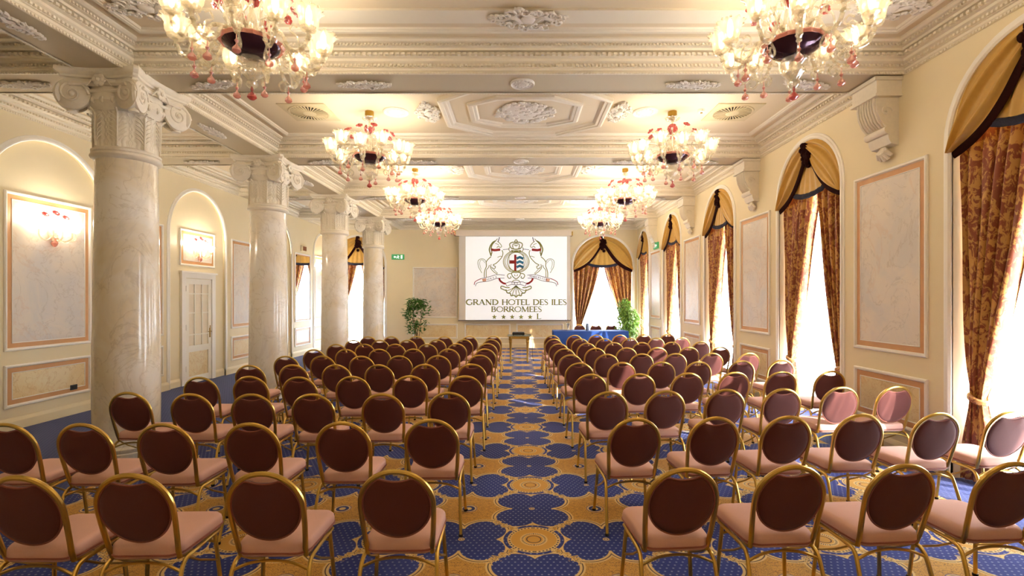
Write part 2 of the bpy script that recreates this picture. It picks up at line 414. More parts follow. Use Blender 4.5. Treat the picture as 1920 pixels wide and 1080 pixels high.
def medallion(rx, ry):
    rnd = random.Random(5); m = MB()
    m.blob((0, 0, 0), 1, 28, 6, (rx*.8, ry*.8, .03))
    for k in range(90):
        a = rnd.random()*2*PI; q = rnd.random()**.5
        m.blob((rx*.95*q*math.cos(a), ry*.95*q*math.sin(a), -.02), .035+.025*rnd.random(), 6, 4, (1.2, .9, .5))
    for k in range(26):
        a = 2*PI*k/26; r0 = .08
        m.tube([(rx*math.cos(a)*(.82+.1*j/6)+r0*(1-j/8)*.5*math.cos(a*2+j), ry*math.sin(a)*(.82+.1*j/6)+r0*(1-j/8)*.5*math.sin(a*2+j), -.015) for j in range(7)], [.016-.0015*j for j in range(7)], 5)
    return m.mesh('medallion', m_relief)
me_cart = cartouche(.34, .13, 3); me_cartb = cartouche(.42, .26, 9, 1.2); me_ros = rosette(.15); me_med = medallion(.48, .44); me_ros2 = rosette(.2, 2)
XM = (XC+BH+XR)/2
for i, y in enumerate(YB[1:], 1):
    for x in (-1.9, 2.15): link('beam_cartouche', me_cart, ceil, (x, y, ZS))
    for x in (-3.75, 3.55): link('beam_end_cartouche', me_cart, ceil, (x, y, ZS), (0, 0, .25 if x > 0 else -.25))
    link('beam_rosette', me_ros, ceil, (.05, y, ZS)); link('beam_cartouche', me_cart, ceil, (-6.1, y, ZS))
    link('beam_cartouche', me_cart, ceil, (XC, y+1.7, ZS), (0, 0, PI/2))
    if i == 1: link('beam_cartouche', me_cart, ceil, (XC, y-1.4, ZS), (0, 0, PI/2))
def octa(e): return [(1.3-e,.53-e*.42),(.6-e*.42,1.05-e),(-.6+e*.42,1.05-e),(-1.3+e,.53-e*.42),(-1.3+e,-.53+e*.42),(-.6+e*.42,-1.05+e),(.6-e*.42,-1.05+e),(1.3-e,-.53+e*.42)]
def octa_ring(prof, name):
    m = MB(); m.rings([[(x, y, z) for x, y in octa(e)] for e, z in prof], False, False); return m.mesh(name, m_white, ang=20)
me_oct1 = octa_ring([(0, .002), (0, -.05), (.03, -.07), (.07, -.06), (.08, -.045), (.12, -.04), (.13, -.02), (.17, .002)], 'octagon_outer_moulding')
me_oct2 = octa_ring([(.42, .002), (.42, -.03), (.45, -.05), (.50, -.045), (.51, -.03), (.55, -.025), (.57, .002)], 'octagon_inner_moulding')
for i in range(1, 4):
    yc = (YB[i]+YB[i+1])/2
    for me in (me_oct1, me_oct2): link(me.name, me, ceil, (.1, yc, ZC))
    link('ceiling_medallion', me_med, ceil, (.1, yc, ZC))
    for x in (-1.42, 1.58): link('side_cartouche', me_cartb, ceil, (x, yc, ZC), (0, 0, PI/2))
    for x in (-1.93, 2.0): link('ceiling_rosette', me_ros2, ceil, (x, yc, ZC))
# nearest coffer: broad cross band with a cartouche in the middle and in the corners
MB().box(-3.6, 3.6, 5.04, 5.28, ZC-.02, ZC+.01).build('cross_band', m_white, ceil, smooth=False)
link('middle_cartouche', me_cartb, ceil, (.1, 5.16, ZC-.02))
for x in (-3.75, 3.75): link('corner_cartouche', me_cartb, ceil, (x, 5.0, ZC), (0, 0, 0))

# wall panels, baseboards ---------------------------------------------------
def sweep_az(m, P, a0, a1, z0, z1, prof):
    m.rings([[P(a0+d, z0+d, -o), P(a1-d, z0+d, -o), P(a1-d, z1-d, -o), P(a0+d, z1-d, -o)] for d, o in prof], False, False); return m
FR1 = [(0, -.002), (0, .018), (.012, .03), (.03, .028), (.04, .014), (.045, .006)]
def panel(wall, P, a0, a1, z0, z1, mat, inset=.045, band=.065, recess=0):
    Q = (lambda a, z, out=0: P(a, z, out+recess)) if recess else P
    m = MB(); d = inset+band+.012; m.add([Q(a0+d,z0+d,-.007), Q(a1-d,z0+d,-.007), Q(a1-d,z1-d,-.007), Q(a0+d,z1-d,-.007)], [(0,1,2,3)])
    p = m.build('wall_panel', mat, wall, smooth=False)
    sweep_az(MB(), Q, a0, a1, z0, z1, FR1).build('panel_moulding', m_trimw, p, ang=20)
    sweep_az(MB(), Q, a0, a1, z0, z1, [(inset, .002), (inset, .006), (inset+band, .006), (inset+band, .002)]).build('painted_band', m_peach, p, smooth=False)
    sweep_az(MB(), Q, a0, a1, z0, z1, [(inset+band, .002), (inset+band, .012), (inset+band+.008, .013), (inset+band+.014, .002)]).build('inner_bead', m_trimw, p, ang=20)
    return p
for y in YB[1:]:
    panel(w_right, PR, y-.6, y+.6, 1.22, 3.48, m_pan); panel(w_right, PR, y-.6, y+.6, .34, .98, m_pan2)
panel(w_right, PR, 2.05, 3.25, 1.22, 3.48, m_pan); panel(w_right, PR, 2.05, 3.25, .34, .98, m_pan2)
# left wall: between niches and inside the niches
for a0, a1 in ((8.82, 10.04), (12.42, 13.56)):
    panel(w_left, PL, a0, a1, 1.13, 3.38, m_pan); panel(w_left, PL, a0, a1, .32, .93, m_pan2)
panel(w_left, PL, 15.95, 17.15, .32, .93, m_pan2)
for a0, a1 in ((6.98, 8.40), (14.05, 15.45), (17.6, 18.8)):
    panel(w_left, PL, a0, a1, 1.13, 3.42, m_pan, recess=.05); panel(w_left, PL, a0, a1, .32, .93, m_pan2, recess=.05)
panel(w_left, PL, 10.6, 11.82, 2.6, 3.40, m_pan, recess=.05)
# far wall
sx = lambda px: (px-VPX)*YF/FPX
sz = lambda py: CAMH-(py-VPY)*YF/FPX
panel(w_far, PF, sx(774), sx(858), sz(596), sz(501), m_pan, .03, .02)
for p0, p1 in ((774, 858), (871, 957), (968, 1056)): panel(w_far, PF, sx(p0), sx(p1), sz(635), sz(607), m_pan2, .03, .02)
def base(name, P, spans):
    m = MB()
    for a0, a1 in spans:
        pts = [(0, 0), (.03, 0), (.03, .12), (.02, .15), (.012, .17), (0, .175)]
        m.add([P(a, z, -o) for a in (a0, a1) for o, z in pts], [(k, k+1, 7+k, 6+k) for k in range(5)])
        for o in (0, 6): m.f.append(tuple(len(m.v)-12+o+k for k in range(6)))
    m.build(name, m_wall, smooth=False, kind='structure')
def gaps(a0, a1, holes):
    out = []; cur = a0
    for c, hw, _ in sorted(holes): out.append((cur, c-hw)); cur = c+hw
    out.append((cur, a1)); return [g for g in out if g[1]-g[0] > .05]
base('baseboard_right', PR, gaps(YN, YF, WINR)); base('baseboard_left', PL, gaps(YN, YF, NICHE)); base('baseboard_far', PF, gaps(XL, XR, WINF))
PLr = lambda a, z, out=0: PL(a, z, out+.05)
base('baseboard_niche', PLr, [(6.68, 8.62), (10.23, 10.6), (11.82, 12.17), (13.78, 15.72), (17.45, 18.95)])
# arch mouldings of the left-wall niches
def casing(P, c, hw, zs, w, prof):
    m = MB(); out = [(c-hw, 0)] + arch_pts(c, hw, zs) + [(c+hw, 0)]; rings = []
    for i, (a, z) in enumerate(out):
        if z >= zs-1e-6: n = ((a-c)/hw, (z-zs)/hw)
        else: n = (-1 if a < c else 1, 0)
        rings.append([P(a+n[0]*d, z+n[1]*d, -o) for d, o in prof])
    k = len(prof); vs_ = [p for r in rings for p in r]; fs = [(i*k+j, i*k+j+1, (i+1)*k+j+1, (i+1)*k+j) for i in range(len(rings)-1) for j in range(k-1)]
    return m.add(vs_, fs)
CP = [(0, -.01), (0, .02), (.015, .03), (.035, .03), (.045, .022), (.06, .02), (.075, .012), (.08, -.002)]
for n in NICHE: casing(PL, *n, .08, CP).build('niche_arch_moulding', m_trimw, w_left, ang=25)

# windows ------------------------------------------------------------------
def window(idx, P, c, hw, zs):
    o = casing(P, c, hw, zs, .09, [(0, -.01), (0, .015), (.02, .03), (.05, .03), (.06, .018), (.085, .015), (.09, -.002)]).build('window_%d' % idx, m_trimw, ang=25, kind='structure')
    m = MB(); f = .055; o0, o1 = .34, .40
    def bar(a0, a1, z0, z1):
        q = [P(a, z, o_) for o_ in (o0, o1) for a, z in ((a0,z0),(a1,z0),(a1,z1),(a0,z1))]
        m.add(q, [(0,1,2,3),(4,7,6,5),(0,4,5,1),(1,5,6,2),(2,6,7,3),(3,7,4,0)])
    bar(c-hw, c-hw+f, 0, zs); bar(c+hw-f, c+hw, 0, zs); bar(c-hw+f, c+hw-f, 0, .12); bar(c-hw+f, c+hw-f, zs-.05, zs+.03)
    bar(c-.04, c+.04, .12, zs-.05); zz = [.12, .95, 2.2, zs-.05]
    for z in zz[1:3]: bar(c-hw+f, c-.04, z-.025, z+.025); bar(c+.04, c+hw-f, z-.025, z+.025)
    ap = arch_pts(c, hw, zs); ai = arch_pts(c, hw-f, zs)
    for (p, q, r, s) in zip(ap, ap[1:], ai, ai[1:]):
        m.add([P(*p, o0), P(*q, o0), P(*s, o0), P(*r, o0), P(*p, o1), P(*q, o1), P(*s, o1), P(*r, o1)], [(0,1,2,3),(4,7,6,5),(2,6,7,3)])
    m.build('window_frame', m_wood, o, smooth=False)
    for a0, a1 in ((c-hw+f, c-.04), (c+.04, c+hw-f)):
        for z0, z1 in zip(zz, zz[1:]):
            MB().add([P(a0,z0+.0,.37), P(a1,z0,.37), P(a1,z1,.37), P(a0,z1,.37)], [(0,1,2,3)]).build('pane', m_pane, o, smooth=False)
    MB().add([P(*q, .37) for q in arch_pts(c, hw-f, zs+.03)], [tuple(range(25))]).build('pane', m_pane, o, smooth=False)
    return o
WIN = [(PR, *w) for w in WINR] + [(PF, *w) for w in WINF]
for i, w in enumerate(WIN): window(i+1, *w)
# ---------------------------------------------------------------- curtains
WNAME = ['nearest right-wall window', 'second right-wall window from the camera', 'third right-wall window from the camera',
         'fourth right-wall window from the camera', 'farthest right-wall window at the corner', 'far-wall window behind the columns', 'far-wall window beside the screen']
def curtain_panel(P, c, hw, zs, side):
    ztop, zt = zs+.22, .86; NU, NV = 44, 30
    def edge(z):
        if z >= zt:
            t = (ztop-z)/(ztop-zt); inn = hw*(.02+.60*t**1.25+.08*t); o = hw*(.985-.10*t**3)
        else:
            t = (zt-z)/zt; inn = hw*(.70-.16*math.sin(t*1.5)); o = hw*(.885+.09*min(1, t*1.6))
        return inn, o
    def fn(u, v):
        z = ztop+(.015-ztop)*v; inn, o = edge(z); pinch = math.exp(-((z-zt)/.22)**2)
        amp = .075*(1-.6*pinch)*(.55+.45*min(1, (ztop-z)/.6+.3)); ph = 2*PI*5.5*u + .6*math.sin(z*1.3+side)
        s = inn+(o-inn)*u + .012*math.sin(ph*2+1.1)*(1-pinch)
        off = .155+amp*math.cos(ph)+.018*math.cos(2.3*ph+z*2) - .03*pinch
        return P(c+side*s, z, off)
    m = MB().grid(fn, NU*2, NV)
    return m, zt, edge
def add_curtains(i, P, c, hw, zs):
    wn = WNAME[i]
    for side in (-1, 1):
        m, zt, edge = curtain_panel(P, c, hw, zs, side)
        if P is PR: which = 'camera-side' if side < 0 else 'far-side'
        else: which = 'left' if side < 0 else 'right'
        base_ = thing('curtain', 'gold and rust damask curtain, %s panel of the %s' % (which, wn), 'curtain', P(c+side*hw*.8, 0, .13), 0, 'damask window curtains')
        b = base_.location
        m.xf(lambda x, y, z: (x-b.x, y-b.y, z-b.z)); m.build('drape', m_dam, base_, ang=180)
        inn, o = edge(zt); t = MB(); cs, w = (inn+o)/2, (o-inn)/2+.004
        t.tube([P(c+side*(cs+w*math.cos(a)), zt+.03*math.cos(a), .125+.07*math.sin(a)) for a in [2*PI*k/20 for k in range(20)]], .022, 8, closed=True, flat=1.6)
        t.xf(lambda x, y, z: (x-b.x, y-b.y, z-b.z)); t.build('tieback', m_dam, base_)
    # sheer
    sh = MB().grid(lambda u, v: P(c-hw+.01+(2*hw-.02)*u, .01+(zs-.01)*v, .295+.018*math.sin(u*2*PI*17+.7*math.sin(v*3))), 150, 6)
    sh.grid(lambda u, v: P(c+(2*u-1)*(hw-.01)*math.sqrt(max(0, 1-(v*.995)**2)), zs+v*(hw-.01), .295+.018*math.sin(u*2*PI*17)), 150, 8)
    tag(sh.build('sheer_curtain', m_sheer, None, ang=180), 'white sheer voile behind the drapes of the %s' % wn, 'curtain', 'sheer curtains')
    # swag valance
    root = thing('swag_valance', 'gold swag valance with dark fringe atop the %s' % wn, 'valance', P(c, zs, .06), 0, 'swag valances')
    b = root.location.copy(); loc = lambda x, y, z: (x-b.x, y-b.y, z-b.z)
    for side in (-1, 1):
        inner = bez((.03*hw, zs+.80*hw), (.28*hw, zs+.38*hw), (.48*hw, zs+.0*hw), (.995*hw, zs-.14*hw), 24)
        def outer(u):
            L = u*(PI/2+.14)
            return (hw*math.sin(L), zs+hw*math.cos(L)) if L < PI/2 else (hw, zs-(L-PI/2)*hw)
        def fn(u, v):
            o = outer(u); k = min(23, int(u*24)); f = u*24-k; q = [inner[k][j]*(1-f)+inner[k+1][j]*f for j in (0, 1)]
            s, z = o[0]*(1-v)*1.03+q[0]*v, (zs+(o[1]-zs)*1.03)*(1-v)+q[1]*v
            fold = .028*math.sin(v*15+u*2.5+side)*math.sin(min(1, u*3+.15)*PI/2)+.012*math.sin(v*31+u*5)
            return P(c+side*s, z, min(.012, .006-fold*1.1*min(1, v*5)-.035*math.sin(v*PI)))
        m = MB().grid(fn, 28, 36); m.xf(loc).build('swag', m_swag, root, ang=180)
        f = MB(); pts = [P(c+side*q[0], q[1]-.02, .012) for q in inner]; f.tube(pts, .055*hw+.006, 8, flat=.35, up=(1, 0, 0) if P is PR else (0, 1, 0))
        f.xf(loc).build('fringe', m_fring, root)
    ros = MB(); rnd = random.Random(i)
    for k in range(26):
        a = rnd.random()*2*PI; r = hw*.12*rnd.random()**.5
        p = P(c+.8*r*math.cos(a), zs+.80*hw+1.6*r*math.sin(a)-.06*hw*(k % 3), -.0-.04*rnd.random()); ros.blob(p, .045*hw+.012, 7, 5)
    ros.xf(loc).build('rosette', m_fring, root)
    zb = zs-.02*hw
    def jab(u, v):
        a = (u-.5)*2.0; R = (zs+.86*hw-zb)*v; s = R*math.sin(a)*(.86-.12*v)+.25*hw*(u-.5)*(1-v); z = zs+.86*hw-R*math.cos(a*.5)
        return P(c+s, z, .034+.012*math.sin(u*40))
    MB().grid(jab, 48, 14).xf(loc).build('centre_fan', m_swag, root, ang=180)
    fr = MB(); fr.tube([jab(k/16, 1.0) for k in range(17)], .03*hw+.018, 8, flat=.5, up=(1, 0, 0) if P is PR else (0, 1, 0)); fr.xf(loc).build('tassel_fringe', m_bfri, root)
for i, w in enumerate(WIN[:7]): add_curtains(i, *w)

# ---------------------------------------------------------------- columns
def column_meshes():
    d = {}
    d['shaft'] = MB().lathe([(.335, .17), (.34, .6), (.338, 1.3), (.325, 2.4), (.31, 3.45), (.31, 3.56)], 56, cap=False).mesh('shaft', m_col)
    d['base'] = MB().lathe([(.40, 0), (.40, .06), (.385, .07), (.395, .09), (.395, .115), (.375, .13), (.355, .14), (.352, .155), (.345, .175)], 56).mesh('base', m_col)
    d['necking'] = MB().lathe([(.31, 3.53), (.33, 3.54), (.352, 3.555), (.36, 3.575), (.352, 3.595), (.335, 3.60), (.335, 3.61), (.348, 3.62), (.348, 3.645), (.325, 3.66), (.305, 3.67)], 56, cap=False).mesh('necking', m_cap)
    d['bell'] = MB().lathe([(.30, 3.66), (.298, 3.8), (.305, 4.0), (.33, 4.10), (.37, 4.15), (.385, 4.18), (.375, 4.21), (.37, 4.24), (.36, 4.32), (.375, 4.40), (.38, 4.42)], 48, cap=False).mesh('bell', m_cap)
    ab = MB(); a = .475
    def outline(a_, cut, dip):
        pts = []
        for q in range(4):
            an = q*PI/2; R = Matrix.Rotation(an, 3, 'Z')
            for k in range(9):
                t = -1+2*k/8; pts.append(R @ Vector((a_-dip*(1-t*t), t*(a_-cut), 0)))
        return pts
    rg = []
    for a_, z in ((.40, 4.385), (.42, 4.39), (.425, 4.42), (.45, 4.43), (.455, 4.455), (.47, 4.465), (.49, 4.49), (.49, 4.53)):
        rg.append([(p.x, p.y, z) for p in outline(a_, .035, .085)])
    d['abacus'] = ab.rings(rg).mesh('abacus', m_cap, ang=30)
    # acanthus leaf on the bell (local: faces +X)
    lf = MB()
    def leaf(u, v):
        s = (u-.5)*2; w = (.115+.02*math.sin(v*3))*(1-.25*v**6)*(1+.10*math.sin(v*34))
        z = 3.665+.44*v; r = .306+.012*v+.02*math.cos(s*PI)*.6+.05*max(0, v-.82)/.18
        if v > .93: z -= (v-.93)*.5
        r += .006*math.cos(s*14); an = s*w/.31
        return (r*math.cos(an), r*math.sin(an), z)
    lf.grid(leaf, 16, 24); lf.tube([(.335+.008*k/10+(.05 if k > 9 else 0), 0, 3.67+.043*k) for k in range(11)], .012, 6)
    for sgn in (-1, 1):
        for k in range(6): lf.tube([(.325, 0, 3.72+.05*k), (.332, sgn*.04, 3.77+.05*k), (.318, sgn*.085, 3.80+.05*k)], [.007, .009, .006], 5)
    d['leaf'] = lf.mesh('acanthus_leaf', m_cap)
    # volute: spiral disc in YZ plane facing +X
    vo = MB(); R0 = .178
    vo.lathe([(.0, -.03), (R0*.9, -.03), (R0, -.02), (R0, .012), (R0*.94, .02), (.01, .02)], 30, cap=False).xf(lambda x, y, z: (z, x, y))
    sp = [((R0*.93*math.exp(-.16*k*.42))*math.cos(k*.42), (R0*.93*math.exp(-.16*k*.42))*math.sin(k*.42)) for k in range(34)]
    vo.tube([(.024, p[0], p[1]) for p in sp], [.017*max(.35, 1-k/40) for k in range(34)], 6); vo.blob((.022, 0, 0), .03, 8, 5)
    d['volute'] = vo.mesh('volute', m_cap)
    ro = MB()
    for k in range(6):
        an = 2*PI*k/6; ro.blob((0, .045*math.cos(an), .045*math.sin(an)), .036, 7, 5, (.5, 1, 1))
    ro.blob((.012, 0, 0), .026, 7, 5)
    for s in (-1, 1): ro.tube([(0, s*(.05+.02*k), .02*math.sin(k)-.01*k) for k in range(6)], [.014-.0018*k for k in range(6)], 5)
    d['rosette'] = ro.mesh('rosette', m_cap)
    eg = MB()
    for k in range(20):
        an = 2*PI*k/20; eg.blob((.372*math.cos(an), .372*math.sin(an), 4.185), .04, 7, 5, (.7, .7, 1))
    d['echinus'] = eg.mesh('egg_moulding', m_cap)
    vb = MB(); vb.tube([(.415-.055*(1-(y/.3)**2), y, 4.375-.03*abs(y/.3)) for y in [-.33+.066*k for k in range(11)]], .03, 8, flat=.9); vb.tube([(.40-.055*(1-(y/.3)**2), y, 4.30-.02*(1-(y/.3)**2)) for y in [-.26+.052*k for k in range(11)]], .022, 8)
    d['band'] = vb.mesh('volute_band', m_cap)
    cr = MB(); cr.lathe([(.05, 4.04), (.06, 4.1), (.045, 4.22), (.06, 4.34), (.075, 4.40)], 10); d['scroll'] = cr.mesh('corner_scroll', m_cap)
    return d
CM = column_meshes()
ordn = ['nearest', 'second', 'third', 'farthest']
for k, y in enumerate(YB[1:]):
    lab = {0: 'nearest marble column on the left with scrolled plaster capital', 1: 'second marble column from the camera with scrolled plaster capital',
           2: 'third marble column from the camera beside the wall mirror', 3: 'farthest marble column in front of the far-left window'}[k]
    r = thing('marble_column', lab, 'column', (XC, y, 0), 0, 'marble columns on the left')
    for n in ('shaft', 'base', 'necking', 'abacus'): link(n, CM[n], r)
    cap = link('capital', CM['bell'], r); link('egg_moulding', CM['echinus'], cap)
    for q in range(8): link('acanthus_leaf', CM['leaf'], cap, None, (0, 0, q*PI/4+PI/8))
    for q in range(4):
        an = q*PI/2; link('volute_band', CM['band'], cap, None, (0, 0, an)); link('capital_flower', CM['rosette'], cap, (.415*math.cos(an), .415*math.sin(an), 4.39), (0, 0, an))
        for s in (-1, 1):
            p = Vector((.40, s*.315, 4.235)); p.rotate(Matrix.Rotation(an, 3, 'Z')); p.z = 4.235
            link('volute', CM['volute'], cap, tuple(p), (0, 0, an-s*.30))
        c4 = an+PI/4; link('corner_scroll', CM['scroll'], cap, (.50*math.cos(c4), .50*math.sin(c4), 0))

# ---------------------------------------------------------------- corbels on the right wall
def corbel_parts():
    a = MB(); a.box(-.30, 0, -.215, .215, 4.30, ZS-.016); a.box(-.33, 0, -.235, .235, ZS-.06, ZS-.016); a.box(-.32, 0, -.23, .23, 4.285, 4.315)
    b = MB(); prof = [(-.27, 4.285), (-.275, 4.22), (-.26, 4.12), (-.22, 4.02), (-.16, 3.95), (-.10, 3.93), (-.10, 3.90), (-.12, 3.88), (-.13, 3.86), (-.12, 3.79), (-.09, 3.74), (0, 3.72), (0, 4.285)]
    n = len(prof); vs_ = [(x, y, z) for y in (-.17, .17) for x, z in prof]
    b.add(vs_, [tuple(range(n)), tuple(range(2*n-1, n-1, -1))] + [(k, (k+1) % n, n+(k+1) % n, n+k) for k in range(n)])
    for k in range(7):
        y = -.135+.045*k; b.tube([(x-.008, y, z) for x, z in prof[:6]], .014, 6)
    b.tube([(-.13, -.18, 3.90), (-.13, .18, 3.90)], .05, 12)
    for s in (-1, 1): b.tube([(-.16+.085*math.exp(-.13*q)*math.cos(q*.5), s*.175, 4.12+.085*math.exp(-.13*q)*math.sin(q*.5)) for q in range(20)], .012, 6)
    c = MB()
    for k in range(5):
        an = (k-2)*.42; c.tube([(-.05, 0, 3.74), (-.075, .07*math.sin(an)*1.2, 3.70-.05*math.cos(an)), (-.04, .15*math.sin(an), 3.70-.13*math.cos(an))], [.02, .034, .02], 7)
    return a.mesh('top_block', m_cap, smooth=False), b.mesh('scroll_body', m_cap, ang=30), c.mesh('shell', m_cap)
CB = corbel_parts()
for k, y in enumerate(YB[1:]):
    r = thing('wall_corbel', '%s scrolled plaster corbel under the beam on the right wall' % ordn[k], 'corbel', (XR, y, 0), 0, 'right wall corbels')
    for n, me in zip(('top_block', 'scroll_body', 'shell'), CB): link(n, me, r)

# ---------------------------------------------------------------- chairs
def chair_meshes():
    d = {}
    lean = math.atan2(.125, .49); cy, sy = math.cos(lean), math.sin(lean)
    def BP(s, h, o=0): return (s, -.11-h*sy-o*cy, .44+h*cy-o*sy)      # back plane: s across, h up, o towards the rear
    fr = []
    fr += [(.175, .02, .398), (.182, -.05, .396), (.186, -.095, .405)]
    side = [BP(.190, .02), BP(.197, .10), BP(.203, .19), BP(.206, .26)]
    arch = [BP(.206*math.cos(a), .288+.206*math.sin(a)) for a in [PI*k/22 for k in range(23)]]
    mir = lambda L: [(-p[0], p[1], p[2]) for p in reversed(L)]
    path = fr + side + arch + mir(side) + mir(fr)
    d['back_frame'] = MB().tube(path, .0155, 8, flat=.85).mesh('back_frame', m_gold)
    # pad outline with handle scoop at the top
    N = 56; ol = []
    for k in range(N):
        a = 2*PI*k/N; s, h = .193*math.cos(a), .276+.203*math.sin(a)
        lim = .432+2.3*s*s
        ol.append((s, min(h, lim)))
    cx = .27; rings_ = []
    for f, o in ((.02, .022), (.5, .021), (.8, .018), (.93, .013), (.985, .006), (1, 0), (.985, -.012), (.93, -.022), (.8, -.032), (.4, -.04), (.02, -.04)):
        rings_.append([BP(s*f, cx+(h-cx)*f, o) for s, h in ol])
    d['backrest'] = MB().rings(rings_).mesh('backrest', m_back, ang=60)
    d['piping'] = MB().tube([BP(s*1.0, cx+(h-cx)*1.0, .006) for s, h in ol], .0055, 6, closed=True).mesh('piping', m_pipe)
    def rr(w, y0, y1, r, n=6):
        pts = []
        for (qx, qy, a0) in ((w-r, y1-r, 0), (-w+r, y1-r, PI/2), (-w*.95+r, y0+r, PI), (w*.95-r, y0+r, 3*PI/2)):
            for k in range(n+1):
                a = a0+PI/2*k/n; pts.append((qx+r*math.cos(a), qy+r*math.sin(a)))
        return pts
    o = rr(.216, -.13, .335, .075); cyy = .10; rg = []
    for f, z in ((.9, .404), (.97, .407), (1, .42), (1, .458), (.985, .474), (.94, .487), (.8, .495), (.5, .499), (.03, .50)):
        rg.append([(x*f, cyy+(y-cyy)*f, z) for x, y in o])
    d['seat'] = MB().rings(rg).mesh('seat', m_seat, ang=60)
    d['seat_piping'] = MB().tube([(x*1.002, cyy+(y-cyy)*1.002, .428) for x, y in o], .006, 6, closed=True).mesh('seat_piping', m_pipe)
    for s in (-1, 1):
        p = [(s*.206, .26, .394), (s*.208, .05, .392), (s*.211, -.07, .386), (s*.216, -.115, .36), (s*.22, -.14, .31), (s*.228, -.19, .15), (s*.235, -.235, .006)]
        d['rear_leg%d' % s] = MB().tube(smooth_path(p, 3), .0125, 8).mesh('rear_leg', m_gold)
        q = [(s*.20, .18, .398), (s*.206, .215, .385), (s*.212, .215, .33), (s*.235, .238, .006)]
        d['front_leg%d' % s] = MB().tube(smooth_path(q, 3), .0125, 8).mesh('front_leg', m_gold)
        d['brace%d' % s] = MB().tube([(s*.219, .223, .22), (s*.213, .05, .31), (s*.212, -.06, .383)], .007, 6).mesh('side_brace', m_gold)
    d['crossbar'] = MB().tube(smooth_path([(-.219, -.128, .335), (-.12, -.12, .372), (0, -.115, .383), (.12, -.12, .372), (.219, -.128, .335)], 4), .009, 6).mesh('rear_crossbar', m_gold)
    d['crossbar2'] = MB().tube([(-.213, .213, .34), (0, .21, .375), (.213, .213, .34)], .009, 6).mesh('front_crossbar', m_gold)
    f = MB().lathe([(.013, 0), (.017, .002), (.017, .018), (.013, .02)], 8); d['foot'] = f.mesh('foot_cap', m_rubber)
    return d
CH = chair_meshes()
def chair(X, Y, rz, label, group):
    r = thing('banquet_chair', label, 'chair', (X, Y, 0), rz, group)
    b = link('backrest', CH['backrest'], r); link('piping', CH['piping'], b)
    s = link('seat', CH['seat'], r); link('piping', CH['seat_piping'], s)
    link('back_frame', CH['back_frame'], r)
    for k in (-1, 1):
        l = link('leg', CH['rear_leg%d' % k], r); link('foot_cap', CH['foot'], l, (k*.235, -.235, 0))
        l = link('leg', CH['front_leg%d' % k], r); link('foot_cap', CH['foot'], l, (k*.235, .238, 0))
        link('side_brace', CH['brace%d' % k], r)
    link('crossbar', CH['crossbar'], r); link('crossbar', CH['crossbar2'], r)
    return r
# where each chair's top stands, one list per row, from the aisle outwards
LEFT = [[(740,877),(490,881),(240,884),(30,888)],
 [(808,783),(640,788),(467,790),(303,791),(150,791),(6,791)],
 [(841,733),(716,735.5),(584,736),(470,736),(355,735.5),(238,733)],
 [(872,702.5),(767.5,702.5),(660,703.5),(559,704.5),(467,703.5),(373,705)],
 [(884,680.5),(796,681),(709.5,682),(629,682),(548,682),(466.5,683)],
 [(899.5,664),(821,665),(748,665.5),(677,666),(603.5,665.5),(535,666)],
 [(909,652.7),(840.6,652.7),(774.5,652.8),(710.6,653),(648,653.5),(588,654)],
 [(914,642.8),(856,643),(801,643.7),(740.7,643.8),(683,643.8),(630,644)],
 [(921,635.3),(869.5,635.3),(819,635.8),(763.6,636.3),(712,636.4),(662.5,636.5)],
 [(925,628.8),(880,629.3),(833.4,629.6),(780.5,629.4),(733.5,629.6),(690,629.8)]]
RIGHT = [[(1285,873.5),(1490,868.5),(1700,866.5),(1905,863)],
 [(1193,781),(1343,779),(1480,777),(1617,773.5),(1763,771.5),(1900,767.5)],
 [(1141,732),(1250,730),(1363,727.5),(1470,726),(1580,723),(1683,721.5)],
 [(1108,699.5),(1200,698.8),(1291,697),(1379,695.5),(1467,694.5),(1560,693.5)],
 [(1087,678.4),(1167,677.5),(1242,676.8),(1310.5,676),(1392,674.5),(1467,673)],
 [(1070,663.5),(1138.4,662.3),(1204,661.6),(1267,661),(1336,660.3),(1405.6,660)],
 [(1059,652),(1117,651.2),(1175.7,650.5),(1233.5,650),(1292.5,649.5),(1351.5,649.3)],
 [(1048,643),(1100.6,642),(1152,641),(1204,640.6),(1260,640),(1315,639.3)],
 [(1039,634.6),(1088.6,634),(1133.6,633.7),(1181.8,633),(1231,632.2),(1279,631.7)],
 [(1036,628),(1077.8,627.4),(1118.4,627),(1163,626.8),(1207.8,626),(1252.3,625.5)]]
ROWN = ['nearest', 'second', 'third', 'fourth', 'fifth', 'sixth', 'seventh', 'eighth', 'ninth', 'farthest']
SEATN = ['at the aisle', 'second from the aisle', 'third from the aisle', 'fourth from the aisle', 'fifth from the aisle', 'outermost by the %s']
for blk, rows, rz, out in (('left', LEFT, .02, 'columns'), ('right', RIGHT, .06, 'windows')):
    for i, row in enumerate(rows):
        for j, (px, py) in enumerate(row):
            Y = FPX*(CAMH-.93-.012)/(py-VPY); X = (px-VPX)*Y/FPX; a = rz+random.uniform(-.02, .02)
            seat = SEATN[j] % out if j == 5 else SEATN[j]
            chair(X-.235*math.sin(a), Y+.235*math.cos(a), a, 'burgundy gold-framed chair, %s block, %s row from the camera, %s' % (blk, ROWN[i], seat), 'banquet chairs of the %s block' % blk)
